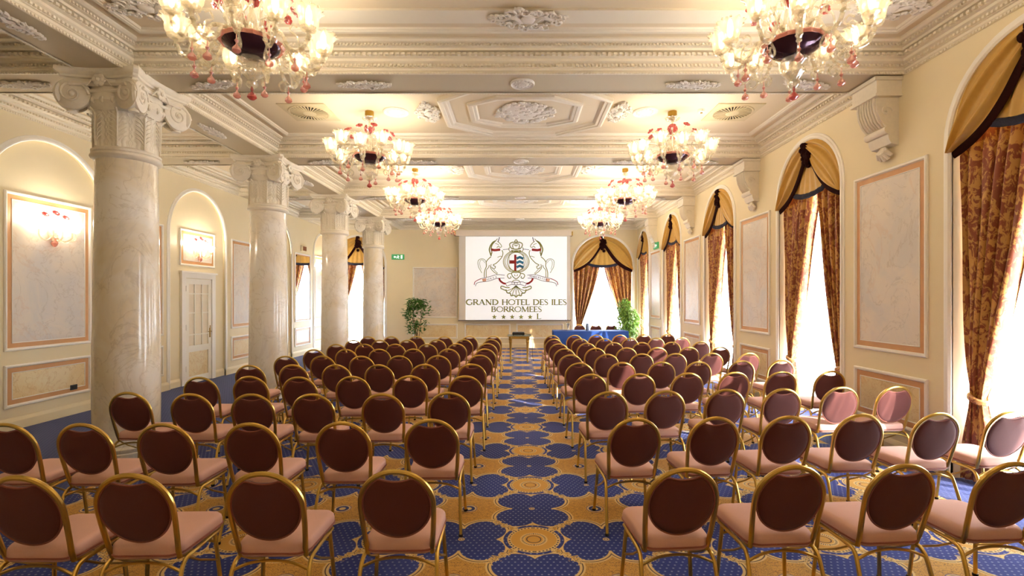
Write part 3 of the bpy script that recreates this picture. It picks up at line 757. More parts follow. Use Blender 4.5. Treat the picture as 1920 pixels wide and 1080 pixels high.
# ---------------------------------------------------------------- chandeliers (local origin at the ceiling, z down)
def pol(r, a, z): return (r*math.cos(a), r*math.sin(a), z)
NARM = 12
def cup_mesh():
    m = MB(); seg = 40
    prof = [(.012, -.005), (.03, .0), (.058, .018), (.078, .05), (.084, .085), (.082, .115), (.092, .145), (.112, .165)]
    m.lathe(prof, seg, wob=lambda k, a: 1+(.05+.10*(k >= 6)+.08*(k == 7))*math.sin(a*8)*(k > 1), cap=False)
    for q in range(10): m.blob(pol(.112, 2*PI*q/10, .17), .011, 5, 4)
    return m.mesh('tulip_cup', m_cup, ang=80)
def chand_meshes():
    d = {'cup': cup_mesh()}
    d['canopy'] = MB().lathe([(.012, 0), (.068, 0), (.07, -.06), (.06, -.075), (.05, -.09), (.075, -.095), (.075, -.105), (.03, -.11), (.015, -.14)], 24).mesh('canopy', m_brass)
    d['bobeche'] = MB().lathe([(.03, -.13), (.08, -.125), (.115, -.10), (.10, -.13), (.06, -.15), (.03, -.155)], 24, wob=lambda k, a: 1+.06*math.sin(a*8)).mesh('glass_dish', m_glass)
    d['stem'] = MB().lathe([(.016, -.13), (.014, -.22), (.03, -.25), (.034, -.28), (.016, -.31), (.018, -.42), (.035, -.46), (.045, -.52), (.03, -.58), (.05, -.66), (.07, -.72)], 16).mesh('stem', m_glass)
    d['bowl'] = MB().lathe([(.02, -.70), (.17, -.70), (.215, -.705), (.235, -.72), (.21, -.755), (.16, -.79), (.09, -.82), (.02, -.83)], 32, wob=lambda k, a: 1+.02*math.sin(a*16)).mesh('bowl', m_bowl)
    d['rim'] = MB().lathe([(.225, -.70), (.25, -.69), (.265, -.705), (.25, -.725), (.228, -.72), (.225, -.70)], 48, wob=lambda k, a: 1+.03*math.sin(a*18), cap=False).mesh('bowl_rim', m_pinkc)
    d['pendant'] = MB().lathe([(.03, -.80), (.10, -.84), (.115, -.88), (.07, -.91), (.085, -.94), (.09, -.97), (.055, -1.0), (.03, -1.03), (.05, -1.05), (.045, -1.075), (.016, -1.10)], 24, wob=lambda k, a: 1+.10*math.sin(a*6+k)).mesh('pendant', m_glass)
    d['finial'] = MB().lathe([(.008, -1.08), (.012, -1.11), (.006, -1.125), (.03, -1.15), (.04, -1.175), (.02, -1.195), (.006, -1.20)], 14).mesh('finial', m_pink)
    arm = smooth_path([(.14, 0, -.715), (.22, 0, -.66), (.31, 0, -.69), (.37, 0, -.80), (.45, 0, -.865), (.54, 0, -.84), (.585, 0, -.76), (.59, 0, -.70)], 5)
    m = MB().tube(arm, .0165, 8)
    m.tube(smooth_path([(.40, 0, -.84), (.33, 0, -.90), (.36, 0, -.95), (.41, 0, -.93), (.40, 0, -.89)], 4), .010, 6)
    m.tube(smooth_path([(.50, 0, -.86), (.47, 0, -.74), (.40, 0, -.68), (.43, 0, -.63), (.47, 0, -.66)], 4), .009, 6)
    for p in arm[4::5]: m.blob(p, .024, 8, 5, (1, 1, .7))
    d['arm'] = m.mesh('arm', m_glass)
    d['saucer'] = MB().lathe([(.015, -.705), (.05, -.70), (.07, -.685), (.062, -.705), (.03, -.722), (.015, -.725)], 16, wob=lambda k, a: 1+.08*math.sin(a*8)).mesh('cup_saucer', m_glass)
    d['bulb'] = MB().lathe([(.008, .0), (.02, .03), (.026, .07), (.022, .115), (.012, .145), (.003, .165)], 10).mesh('bulb', m_bulb)
    dr = MB().lathe([(.004, 0), (.005, -.04), (.016, -.055), (.005, -.075), (.009, -.09), (.03, -.115), (.034, -.135), (.02, -.15), (.004, -.155)], 12)
    d['drop'] = dr.mesh('glass_drop', m_pinkc)
    fl = MB()
    for k in range(8):
        a = 2*PI*k/8; fl.blob((.032*math.cos(a), .032*math.sin(a), .006), .024, 6, 4, (1, 1, .6))
    fl.blob((0, 0, .014), .022, 7, 5); d['flower'] = fl.mesh('glass_flower', m_pink)
    st = MB().tube(smooth_path([(.13, 0, -.70), (.17, 0, -.56), (.22, 0, -.44), (.30, 0, -.36), (.335, 0, -.345)], 5), .0075, 6)
    for q in (.54, .46): st.tube([(.17+(.56-q)*.5, -.0, -q), (.20+(.56-q)*.5, .04, -q+.03), (.19+(.56-q)*.5, .07, -q+.08)], [.008, .013, .003], 5)
    d['flower_stem'] = st.mesh('flower_stem', m_glass)
    lf = MB().tube(smooth_path([(.12, 0, -.70), (.15, 0, -.58), (.13, 0, -.46), (.17, 0, -.38), (.22, 0, -.40), (.20, 0, -.44)], 5), [.018]*10+[.014]*8+[.010]*8, 6, flat=.5)
    d['leaf'] = lf.mesh('glass_scroll_leaf', m_glass)
    return d
CD = chand_meshes()
def lampdata(w):
    l = bpy.data.lights.new('candle_lamp', 'POINT'); l.energy = w; l.color = LAMP_COL; l.shadow_soft_size = .035; return l
L_CUPS = [lampdata(w_) for w_ in CUP_W]; L_SCO = lampdata(3.6)
def chandelier(x, y, label, rz, group, L_CUP):
    r = thing('chandelier', label, 'chandelier', (x, y, ZC), rz, group)
    for n in ('canopy', 'stem', 'pendant'): link(n, CD[n], r)
    link('glass_dish', CD['bobeche'], r); b = link('bowl', CD['bowl'], r); link('bowl_rim', CD['rim'], b)
    link('finial', CD['finial'], r)
    for k in range(NARM):
        a = 2*PI*k/NARM; hi = .035 if k % 2 else -.02
        arm = link('arm', CD['arm'], r, (0, 0, hi), (0, 0, a))
        link('cup_saucer', CD['saucer'], arm, (.59, 0, 0)); link('tulip_cup', CD['cup'], arm, (.59, 0, -.70), (0, 0, k*.5))
        link('bulb', CD['bulb'], arm, (.59, 0, -.66)); link('glass_drop', CD['drop'], arm, (.45, 0, -.88))
        link('candle_lamp', L_CUP, arm, (.59, 0, -.52))
    for k in range(10):
        a = 2*PI*k/10+.2; s = link('flower_stem', CD['flower_stem'], r, (0, 0, .03*math.sin(k*2.1)), (0, 0, a)); link('glass_flower', CD['flower'], s, (.345, 0, -.34), (0, .7, 0))
        link('scroll_leaf', CD['leaf'], r, None, (0, 0, a+.3))
    for k in range(4): link('glass_flower', CD['flower'], r, pol(.05, k*1.57, -.27-.03*(k % 2)), (PI/2, 0, k*1.57+PI/2))
for k in range(4):
    yc = (YB[k]+YB[k+1])/2
    for side, x in (('left', -2.35), ('right', 2.43)):
        lab = {0: 'largest-looking pink and clear glass chandelier at the top %s', 1: 'second glass chandelier from the camera, %s side',
               2: 'third glass chandelier from the camera, %s side', 3: 'farthest small-looking glass chandelier, %s side'}[k] % side
        chandelier(x, yc, lab, k*.35+(.1 if x > 0 else .25), 'pink flower glass chandeliers', L_CUPS[k])

for side, x in (('left', -2.35), ('right', 2.43)):      # unseen pair added above the camera to brighten the nearest rows
    chandelier(x, .925, 'added out-of-view glass chandelier overhead beside the camera, %s side' % side, .3, 'pink flower glass chandeliers', L_CUPS[4])
# ---------------------------------------------------------------- wall sconces on the left wall
def sconce(y, z, label):
    r = thing('wall_sconce', label, 'sconce', (XL-.05, y, z), 0, 'glass wall sconces')
    m = MB().lathe([(.01, -.10), (.05, -.09), (.075, -.05), (.08, 0), (.07, .05), (.03, .08), (.01, .085)], 16); m.xf(lambda x_, y_, z_: (.5*x_+.045, y_, z_)); m.build('backplate', m_glass, r)
    MB().lathe([(.01, -.22), (.03, -.2), (.045, -.16), (.03, -.12), (.05, -.09)], 12, (.07, 0, 0)).build('pendant', m_pinkc, r)
    for k in range(5):
        t = (k-2)/2; a = -t*1.15; rr_ = .24+.10*abs(t)
        e = (rr_*math.cos(a)*.75+.02, -rr_*math.sin(a), .02)
        arm = MB().tube(smooth_path([(.06, 0, -.04), (e[0]*.6, e[1]*.5, -.13), (e[0]*.95, e[1]*.95, -.08), e], 5), .011, 7).build('arm', m_glass, r)
        link('tulip_cup', CD['cup'], arm, e).scale = (.7, .7, .7); bb = link('bulb', CD['bulb'], arm, e); bb.scale = (.8, .8, .8)
        link('candle_lamp', L_SCO, arm, (e[0], e[1], e[2]+.16))
    for k in range(3):
        s = MB().tube([(.05, 0, .05), (.07, (k-1)*.1, .18), (.09, (k-1)*.17, .25+.05*(k == 1))], .006, 6).build('flower_stem', m_glass, r); link('glass_flower', CD['flower'], s, (.09, (k-1)*.17, .25+.05*(k == 1)), (0, .9, 0))
sconce(7.68, 2.90, 'lit glass sconce on the marble panel left of the nearest column')
sconce(11.2, 2.93, 'lit glass sconce on the small panel above the white door')
sconce(18.2, 2.90, 'lit glass sconce in the far niche by the third column')

# ---------------------------------------------------------------- door
dp = MB(); D0, D1, DH = 10.75, 11.67, 2.32
xw = XL-.05
dm = MB(); dm.box(xw+.0, xw+.05, 10.62, D0, 0, DH+.01); dm.box(xw, xw+.05, D1, 11.80, 0, DH+.01); dm.box(xw, xw+.05, 10.62, 11.80, DH+.01, 2.44); dm.box(xw, xw+.075, 10.58, 11.84, 2.44, 2.48)
door = dm.build('door_1', m_trimw, smooth=False, kind='structure')
lf_ = MB(); lx = (xw+.002, xw+.03)
cols = [D0+.01, D0+.12, D0+.34, D1-.34, D1-.12, D1-.01]
lf_.box(*lx, D0+.01, D0+.12, .01, DH); lf_.box(*lx, D1-.12, D1-.01, .01, DH); lf_.box(*lx, D0+.12, D1-.12, .01, .16); lf_.box(*lx, D0+.12, D1-.12, .70, .84); lf_.box(*lx, D0+.12, D1-.12, DH-.12, DH)
leaf_ = lf_.build('door_leaf', m_door, door, smooth=False)
MB().box(xw+.002, xw+.012, D0+.12, D1-.12, .16, .70).build('marbled_panel', m_pan2, leaf_, smooth=False)
MB().box(xw+.002, xw+.010, D0+.12, D1-.12, .84, DH-.12).build('glazing_backing', plain('cream_curtained_glass', S(238, 224, 198), .3), leaf_, smooth=False)
rows_ = [.84, 1.08, 1.62, 1.99, DH-.12]; cs_ = [D0+.12, D0+.33, D1-.33, D1-.12]
bars = MB()
for z in (1.08, 1.99): bars.box(xw+.01, xw+.026, cs_[0], cs_[3], z-.014, z+.014)
for y in cs_[1:3]: bars.box(xw+.01, xw+.026, y-.014, y+.014, .84, DH-.12)
for y0, y1 in ((cs_[0], cs_[1]), (cs_[2], cs_[3])): bars.box(xw+.01, xw+.026, y0, y1, 1.55, 1.578)
bars.build('glazing_bars', m_door, leaf_, smooth=False)
h = MB(); h.box(xw+.03, xw+.038, D1-.085, D1-.045, .98, 1.20); h.tube([(xw+.035, D1-.065, 1.12), (xw+.075, D1-.065, 1.12), (xw+.08, D1-.10, 1.12), (xw+.078, D1-.18, 1.118)], .010, 8); h.tube([(xw+.04, D1-.065, 1.20), (xw+.04, D1-.065, 1.26)], .008, 6)
h.build('door_handle', m_brass, leaf_)
for z in (.35, 1.25, 2.1): MB().tube([(xw+.05, D0, z-.06), (xw+.05, D0, z+.06)], .012, 8).build('hinge', m_trimw, leaf_)

# ---------------------------------------------------------------- mirror in the left wall
r = thing('wall_mirror', 'tall framed mirror on the left wall reflecting a curtained window', 'mirror', (XL, 16.55, 1.13))
Q = lambda a, z, out=0: (-out, a-16.55, z-1.13)
sweep_az(MB(), Q, 15.95, 17.15, 1.13, 3.38, FR1).build('mirror_frame', m_trimw, r, ang=20)
sweep_az(MB(), Q, 15.95, 17.15, 1.13, 3.38, [(.045, 0), (.045, .012), (.075, .012), (.08, .006)]).build('painted_band', m_peach, r, smooth=False)
MB().box(.002, .01, 15.95+.08-16.55, 17.15-.08-16.55, .08, 3.30-1.13).build('mirror_glass', m_mirror, r, smooth=False)
r = thing('wall_sign_box', 'small brown sign box above the wall mirror', 'sign', (XL, 16.6, 3.55))
MB().box(.002, .05, -.2, .2, -.10, .10).build('case', m_wall, r, smooth=False); MB().box(.05, .055, -.13, .13, -.07, .07).build('face', plain('brown_sign_face', S(130, 74, 34), .5), r, smooth=False)

# ---------------------------------------------------------------- projection screen
YS = 18.72
qx = lambda zx: (850+zx/5.683-VPX)*YS/FPX
qz = lambda zy: CAMH-(430+zy/5.683-VPY)*YS/FPX
scr = thing('projection_screen', 'wide pull-down projection screen showing a hotel crest and lettering', 'screen', ((qx(60)+qx(1250))/2, YS, qz(970)))
b0 = scr.location.copy(); LO = lambda x, y, z: (x-b0.x, y-b0.y, z-b0.z)
MB().box(qx(28), qx(1258), YS-.06, YS+.12, qz(70), qz(10)).xf(LO).build('casing', m_case, scr, smooth=False)
for e0, e1 in ((qx(8), qx(28)), (qx(1258), qx(1272))): MB().box(e0, e1, YS-.04, YS+.27, qz(66), qz(24)).xf(LO).build('bracket', m_brass, scr, smooth=False)
MB().box(qx(60), qx(1245), YS, YS+.004, qz(968), qz(70)).xf(LO).build('screen_cloth', m_scr, scr, smooth=False)
MB().box(qx(52), qx(1250), YS-.015, YS+.02, qz(978), qz(965)).xf(LO).build('bottom_bar', plain('grey_metal_bar', S(140, 134, 126), .4, .6), scr, smooth=False)
img = MB().box(qx(130), qx(1210), YS-.003, YS, qz(966), qz(78)).xf(LO).build('projected_image', m_proj, scr, smooth=False)
def ribbon(m, pts, w, closed=False, lay=0):
    """flat stroke in zoom units"""
    pts = [Vector((p[0], p[1], 0)) for p in pts]; n = len(pts); vs_ = []
    ws = [q_*1.5 for q_ in w] if isinstance(w, (list, tuple)) else [w*1.5]*n
    for i in range(n):
        a = pts[i-1] if (i or closed) else pts[i]; b = pts[(i+1) % n] if (i < n-1 or closed) else pts[i]
        t = (b-a).normalized() if (b-a).length > 1e-6 else Vector((1, 0, 0)); nn = Vector((-t.y, t.x, 0))*ws[i]/2
        for q in (pts[i]+nn, pts[i]-nn): vs_.append((qx(q.x)-b0.x, -.0045-.0006*lay, qz(q.y)-b0.z))
    m.add(vs_, [(2*i, 2*i+1, 2*((i+1) % n)+1, 2*((i+1) % n)) for i in range(n if closed else n-1)])
def fill(m, pts, lay=0): m.add([(qx(x)-b0.x, -.0045-.0006*lay, qz(y)-b0.z) for x, y in pts], [tuple(range(len(pts)))])
def sm(pts, n=5): return [(p.x, p.y) for p in smooth_path([(x, y, 0) for x, y in pts], n)]
inks = {k: MB() for k in m_ink}
OL, RD, BL, GR, PA = (inks[k] for k in ('olive', 'red', 'blue', 'grey', 'pale'))
# letters: strokes on a unit cell (x to the width, y down 0..1); T thick, t thin
T_, t_ = .15, .075
def arc(cx, cy, rx, ry, a0, a1, n=14): return [(cx+rx*math.cos(math.radians(a0+(a1-a0)*i/n)), cy-ry*math.sin(math.radians(a0+(a1-a0)*i/n))) for i in range(n+1)]
def serif(x, y, w=.26): return ([(x-w/2, y), (x+w/2, y)], .05)
def glyph(ch):
    I = lambda x: [([(x, 0), (x, 1)], T_), serif(x, .025), serif(x, .975)]
    if ch == 'I': return .3, I(.15)
    if ch == 'L': return .62, I(.15)+[([(.15, .965), (.58, .965)], .07), ([(.58, .985), (.6, .78)], .05)]
    if ch == 'T': return .72, I(.36)+[([(.03, .035), (.69, .035)], .07), ([(.03, .01), (.02, .22)], .05), ([(.69, .01), (.70, .22)], .05)]
    if ch == 'E': return .62, I(.15)+[([(.15, .035), (.56, .035)], .07), ([(.56, .01), (.57, .2)], .05), ([(.15, .49), (.46, .49)], .06), ([(.46, .4), (.46, .6)], .045), ([(.15, .965), (.58, .965)], .07), ([(.58, .985), (.6, .78)], .05)]
    if ch == 'H': return .88, I(.15)+I(.73)+[([(.15, .49), (.73, .49)], .065)]
    if ch == 'N': return .92, [([(.16, 0), (.16, 1)], t_), serif(.12, .025), serif(.16, .975), ([(.14, .02), (.76, .98)], T_), ([(.77, 0), (.77, 1)], t_), serif(.77, .025)]
    if ch == 'M': return 1.08, [([(.17, 0), (.13, 1)], t_), serif(.13, .975), serif(.14, .025, .2), ([(.17, .02), (.54, .95)], T_), ([(.54, .95), (.90, .02)], t_), ([(.90, 0), (.94, 1)], T_), serif(.94, .975), serif(.93, .025, .2)]
    if ch == 'A': return .9, [([(.45, .0), (.12, 1)], t_), ([(.43, .0), (.78, 1)], T_), ([(.24, .64), (.66, .64)], .06), serif(.12, .975), serif(.78, .975)]
    if ch == 'D': return .9, I(.15)+[(arc(.30, .5, .5, .465, 90, -90, 18), [.07+.09*math.sin(PI*i/18) for i in range(19)]), ([(.15, .035), (.30, .035)], .07), ([(.15, .965), (.30, .965)], .07)]
    if ch == 'O': return .98, [(arc(.49, .5, .42, .47, 0, 352, 26), [.15-.075*abs(math.sin(2*PI*i/26.6)) for i in range(27)])]
    if ch == 'G': return .95, [(arc(.50, .5, .43, .47, 42, 318, 22), [.06+.10*math.sin(PI*i/22) for i in range(23)]), ([(.80, .58), (.80, .88)], T_), serif(.80, .58)]
    if ch == 'R': return .78, I(.15)+[([(.15, .035), (.36, .035)], .07), (arc(.36, .27, .25, .24, 90, -90, 12), [.06+.08*math.sin(PI*i/12) for i in range(13)]), ([(.15, .51), (.36, .51)], .055), ([(.34, .5), (.76, .985)], T_)]
    if ch == 'B': return .74, I(.15)+[([(.15, .035), (.34, .035)], .07), (arc(.34, .26, .22, .23, 90, -90, 12), [.05+.08*math.sin(PI*i/12) for i in range(13)]), ([(.15, .48), (.36, .48)], .055), (arc(.36, .72, .27, .24, 90, -90, 12), [.055+.09*math.sin(PI*i/12) for i in range(13)]), ([(.15, .965), (.36, .965)], .06)]
    if ch == 'S': return .58, [([(.49, .2), (.46, .09), (.33, .03), (.17, .06), (.09, .18), (.11, .32), (.25, .45), (.42, .58), (.50, .72), (.46, .88), (.32, .97), (.16, .95), (.07, .80)], [.045, .05, .06, .075, .09, .11, .13, .13, .11, .09, .07, .06, .045])]
    return .42, []
def text(s, x0, x1, y0, y1, m):
    hgt = y1-y0; tot = sum(glyph(c)[0] for c in s); k = (x1-x0)/(tot*hgt); x = x0
    for c in s:
        w, st = glyph(c)
        for pts, sw in st:
            pts2 = [(x+p[0]*hgt*k, y0+p[1]*hgt) for p in pts]
            ribbon(m, pts2, [v*hgt for v in sw] if isinstance(sw, list) else sw*hgt, lay=2)
        x += w*hgt*k
text('GRAND HOTEL DES ILES', 134, 1210, 746, 806, OL)
text('BORROMEES', 402, 944, 822, 880, OL)
text('L', 886, 936, 898, 956, OL)
for cx in (437, 535, 627, 722, 818):
    fill(OL, [(cx+(29 if k % 2 == 0 else 12)*math.sin(k*PI/5), 934-(29 if k % 2 == 0 else 12)*math.cos(k*PI/5)) for k in range(10)], 2)
def both(pts, w, m=OL, lay=2):
    ribbon(m, sm(pts), w, lay=lay); ribbon(m, sm([(1336-x, y) for x, y in pts]), w, lay=lay)
# unicorns (drawn for the left one, mirrored)
both([(492, 84), (478, 134)], 6, GR); both([(470, 100), (452, 122), (440, 128)], 5)
both([(452, 122), (420, 140), (396, 175), (384, 215), (392, 250), (404, 285)], 9); both([(440, 132), (416, 160), (404, 200), (410, 245), (400, 278)], 8)
both([(470, 128), (498, 152), (515, 180), (502, 192), (478, 184), (462, 196)], 5); both([(446, 150), (470, 158), (486, 172)], 4)
both([(518, 222), (528, 250), (520, 290), (490, 330), (456, 362), (424, 380), (448, 398), (440, 420)], 6)
both([(404, 290), (372, 318), (350, 350), (352, 392), (338, 430), (330, 470), (330, 512)], 6)
both([(350, 350), (332, 322), (300, 314), (272, 326), (262, 350), (268, 400), (290, 440), (304, 466)], 4); both([(338, 360), (316, 330), (290, 330), (282, 370), (296, 430)], 3)
both([(385, 380), (372, 410), (352, 436), (350, 512)], 5); both([(404, 372), (396, 410), (430, 452), (468, 478)], 5); both([(412, 400), (448, 446), (474, 470)], 4)
both([(440, 420), (412, 416), (402, 396)], 4); both([(528, 218), (570, 212), (600, 210)], 4, GR); both([(520, 290), (500, 286), (470, 300)], 4)
both([(404, 214), (440, 222), (500, 216)], 17, RD, 3)
# crown
ribbon(OL, sm([(668, 108), (652, 132), (684, 132), (668, 108)]), 6, lay=2)
both([(668, 140), (630, 138), (602, 154), (604, 182), (624, 206)], 7); both([(668, 152), (640, 156), (632, 182), (640, 206)], 6); both([(620, 206), (668, 214)], 8); both([(616, 224), (668, 234)], 6); both([(600, 190), (590, 212), (606, 236), (640, 240)], 5); both([(650, 165), (668, 178)], 6)
# oval and shield
ov = lambda rx, ry: [(670+rx*math.cos(2*PI*k/40), 345+ry*math.sin(2*PI*k/40)) for k in range(40)]
for rx, ry, w in ((138, 118, 5), (126, 108, 4), (114, 98, 3), (94, 102, 5)): ribbon(OL, ov(rx, ry), w, closed=True, lay=1)
fill(RD, [(648, 270), (672, 270), (672, 444), (648, 440)], 4); fill(RD, [(598, 330), (650, 330), (650, 366), (598, 366)], 4)
for yy in (300, 346, 392): ribbon(BL, [(674, yy+12), (708, yy-4), (746, yy+14)], 18, lay=4); ribbon(GR, [(674, yy+24), (708, yy+8), (746, yy+26)], 3, lay=5)
ribbon(OL, sm([(596, 272), (594, 380), (616, 424), (668, 446), (722, 424), (746, 380), (746, 272)]), 3, lay=3)
# mask and scrolls under the shield
both([(668, 446), (632, 456), (622, 480), (640, 510), (668, 530)], 6); both([(622, 470), (590, 474), (576, 496), (592, 522), (614, 516), (610, 498)], 6); both([(650, 480), (660, 500)], 5); both([(668, 540), (640, 545), (630, 560)], 5)
# ribbons with motto
both([(300, 524), (380, 506), (460, 484), (548, 488)], 4, GR); both([(312, 560), (390, 548), (460, 524), (544, 520)], 4, GR); both([(300, 524), (262, 540), (230, 562), (222, 592)], 5, RD); both([(312, 560), (270, 566), (244, 580), (236, 606)], 4, GR)
for s_ in (0, 1):
    q = [(304, 530), (350, 520), (350, 552), (314, 556)]; fill(PA, [(1336-x, y) for x, y in q] if s_ else q, 1)
both([(488, 520), (500, 548), (530, 572), (556, 580)], 13, RD, 3); both([(556, 576), (600, 560), (668, 566)], 4, GR); both([(570, 606), (620, 588), (668, 592)], 4, GR); both([(556, 576), (570, 606)], 4, RD)
def motto(s, pts):
    P_ = [Vector((x, y, 0)) for x, y in pts]; n = len(s)
    for i, c in enumerate(s):
        f = (i+.5)/n*(len(P_)-1); k = min(int(f), len(P_)-2); p = P_[k].lerp(P_[k+1], f-k)
        text(c, p.x-7, p.x+7, p.y-9, p.y+9, GR)
motto('HBMEN'.replace('B', 'E').replace('M', 'R'), [(352, 536), (400, 524), (470, 504)]); motto('HBMBEREIER'.replace('B', 'D'), [(812, 498), (900, 510), (1000, 538)]); motto('IREI', [(610, 572), (668, 576), (730, 572)])
# shell at the foot
for k in range(7):
    a = (k-3)*.42; ribbon(OL, sm([(668, 600), (668+50*math.sin(a), 632+14*math.cos(a)), (668+105*math.sin(a), 630+85*math.cos(a)*.95)]), 5, lay=2)
ribbon(OL, sm([(560, 640), (574, 676), (606, 682), (616, 708), (648, 702), (668, 722), (690, 702), (722, 708), (732, 682), (762, 676), (776, 640)]), 8, lay=2)
both([(560, 652), (530, 640), (506, 626), (512, 606), (536, 610), (560, 620), (600, 622)], 7)
for k, m in inks.items(): m.build(k + '_print', m_ink[k], img, smooth=False, kind='stuff')

# ---------------------------------------------------------------- projector table and projector
r = thing('glass_side_table', 'small glass-topped table with gold fluted legs in the aisle', 'table', (.02, 14.75, 0))
MB().box(-.34, .34, -.26, .26, .775, .795).build('glass_top', m_tabglass, r, smooth=False)
m = MB(); m.box(-.30, .30, -.22, -.19, .70, .772); m.box(-.30, .30, .19, .22, .70, .772); m.box(-.30, -.27, -.22, .22, .70, .772); m.box(.27, .30, -.22, .22, .70, .772); m.build('apron', m_gold, r, smooth=False)
lm = MB().lathe([(.018, 0), (.026, .02), (.02, .05), (.026, .3), (.036, .56), (.05, .62), (.03, .645), (.05, .67), (.05, .775)], 12).mesh('leg', m_gold)
for sx_ in (-1, 1):
    for sy_ in (-1, 1): link('leg', lm, r, (sx_*.25, sy_*.18, 0))
m = MB(); m.tube([(-.25, -.18, .10), (.25, .18, .10)], .01, 6); m.tube([(-.25, .18, .11), (.25, -.18, .11)], .01, 6); m.build('stretcher', m_gold, r)
r = thing('projector', 'black projector standing on the glass-topped table', 'projector', (.0, 14.75, .796))
m = MB(); o = [(-.18+.03*(k % 2), 0) for k in range(1)]
m.rings([[(sx_*(.18-e), sy_*(.13-e), z) for sx_, sy_ in ((-1, -1), (1, -1), (1, 1), (-1, 1))] for e, z in ((.01, .012), (0, .02), (0, .075), (.02, .095))]).build('body', m_black, r, smooth=False)
MB().lathe([(.035, 0), (.035, .03), (.028, .032), (.01, .02)], 16).xf(lambda x, y, z: (x+.08, .128+z, y+.055)).build('lens', m_rubber, r)
for sx_ in (-1, 1): MB().lathe([(.012, 0), (.012, .014)], 8, (sx_*.14, -.09, 0)).build('foot', m_rubber, r)
tag(MB().tube(smooth_path([(.185, 14.80, .84), (.30, 14.86, .812), (.37, 14.9, .79), (.42, 14.95, .55), (.45, 15.0, .02), (.7, 15.3, .008)], 6), .006, 6).build('power_cable', m_black, None), 'thin black cable hanging from the projector on the table', 'cable')

# ---------------------------------------------------------------- blue-clothed speakers' table
TX0, TX1, TY0, TY1, TZ = 1.19, 3.72, 16.75, 17.55, .78
r = thing('conference_table', 'long conference table under a royal blue cloth near the far window', 'table', ((TX0+TX1)/2, (TY0+TY1)/2, 0))
hx, hy = (TX1-TX0)/2, (TY1-TY0)/2
m = MB(); pts = []
per = [(-hx, -hy), (hx, -hy), (hx, hy), (-hx, hy)]; ring = []
for k in range(4):
    a, b = per[k], per[(k+1) % 4]
    for i in range(24): t = i/24; ring.append((a[0]+(b[0]-a[0])*t, a[1]+(b[1]-a[1])*t))
def skirt(z, amp): return [(x*(1+amp*.012*math.sin(i*1.9))+.0, y*(1+amp*.05*math.sin(i*1.9)), z) for i, (x, y) in enumerate(ring)]
m.rings([skirt(.02, 1), skirt(.4, .7), skirt(TZ-.02, .1), [(x*.998, y*.995, TZ) for x, y in ring]], False, True)
m.build('table_cloth', m_blue, r, ang=30)
MB().box(-hx+.02, hx-.02, -hy+.02, hy-.02, TZ-.04, TZ-.006).build('table_top', m_wood, r, smooth=False)
lgm = MB().tube([(0, 0, 0), (0, 0, TZ-.04)], .02, 8).mesh('leg', m_gold)
for a in (-1, 1):
    for b in (-1, 1): link('leg', lgm, r, (a*(hx-.15), b*(hy-.12), 0))
for k, X in enumerate((2.25, 2.85, 3.42)):
    chair(X, 18.05, PI, 'burgundy chair behind the blue table, %s' % ('leftmost of three', 'middle of three', 'rightmost of three')[k], 'chairs behind the blue table')
r = thing('dark_water_jug', 'dark cylindrical jug standing on the blue table', 'jug', (2.38, 17.1, TZ)); MB().lathe([(.06, 0), (.065, .02), (.062, .18), (.05, .21), (.055, .24), (.045, .24), (.04, .22)], 20).build('body', plain('dark_grey_glaze', S(50, 58, 74), .4), r)
MB().tube(smooth_path([(.06, 0, .19), (.11, 0, .17), (.11, 0, .08), (.062, 0, .05)], 4), .009, 6).build('handle', plain('dark_grey_glaze2', S(50, 58, 74), .4), r)
r = thing('glass_vase', 'clear glass vase with thin stems at the left end of the blue table', 'vase', (1.72, 17.2, TZ)); MB().lathe([(.05, 0), (.055, .01), (.035, .06), (.05, .16), (.075, .24), (.07, .24), (.045, .16)], 18).build('vase_body', m_glass, r)
for k in range(4): MB().tube([(0, 0, .05), (.03*math.cos(k*1.6), .03*math.sin(k*1.6), .25), (.09*math.cos(k*1.6), .09*math.sin(k*1.6), .38)], .006, 5).build('stem', m_bark, r)

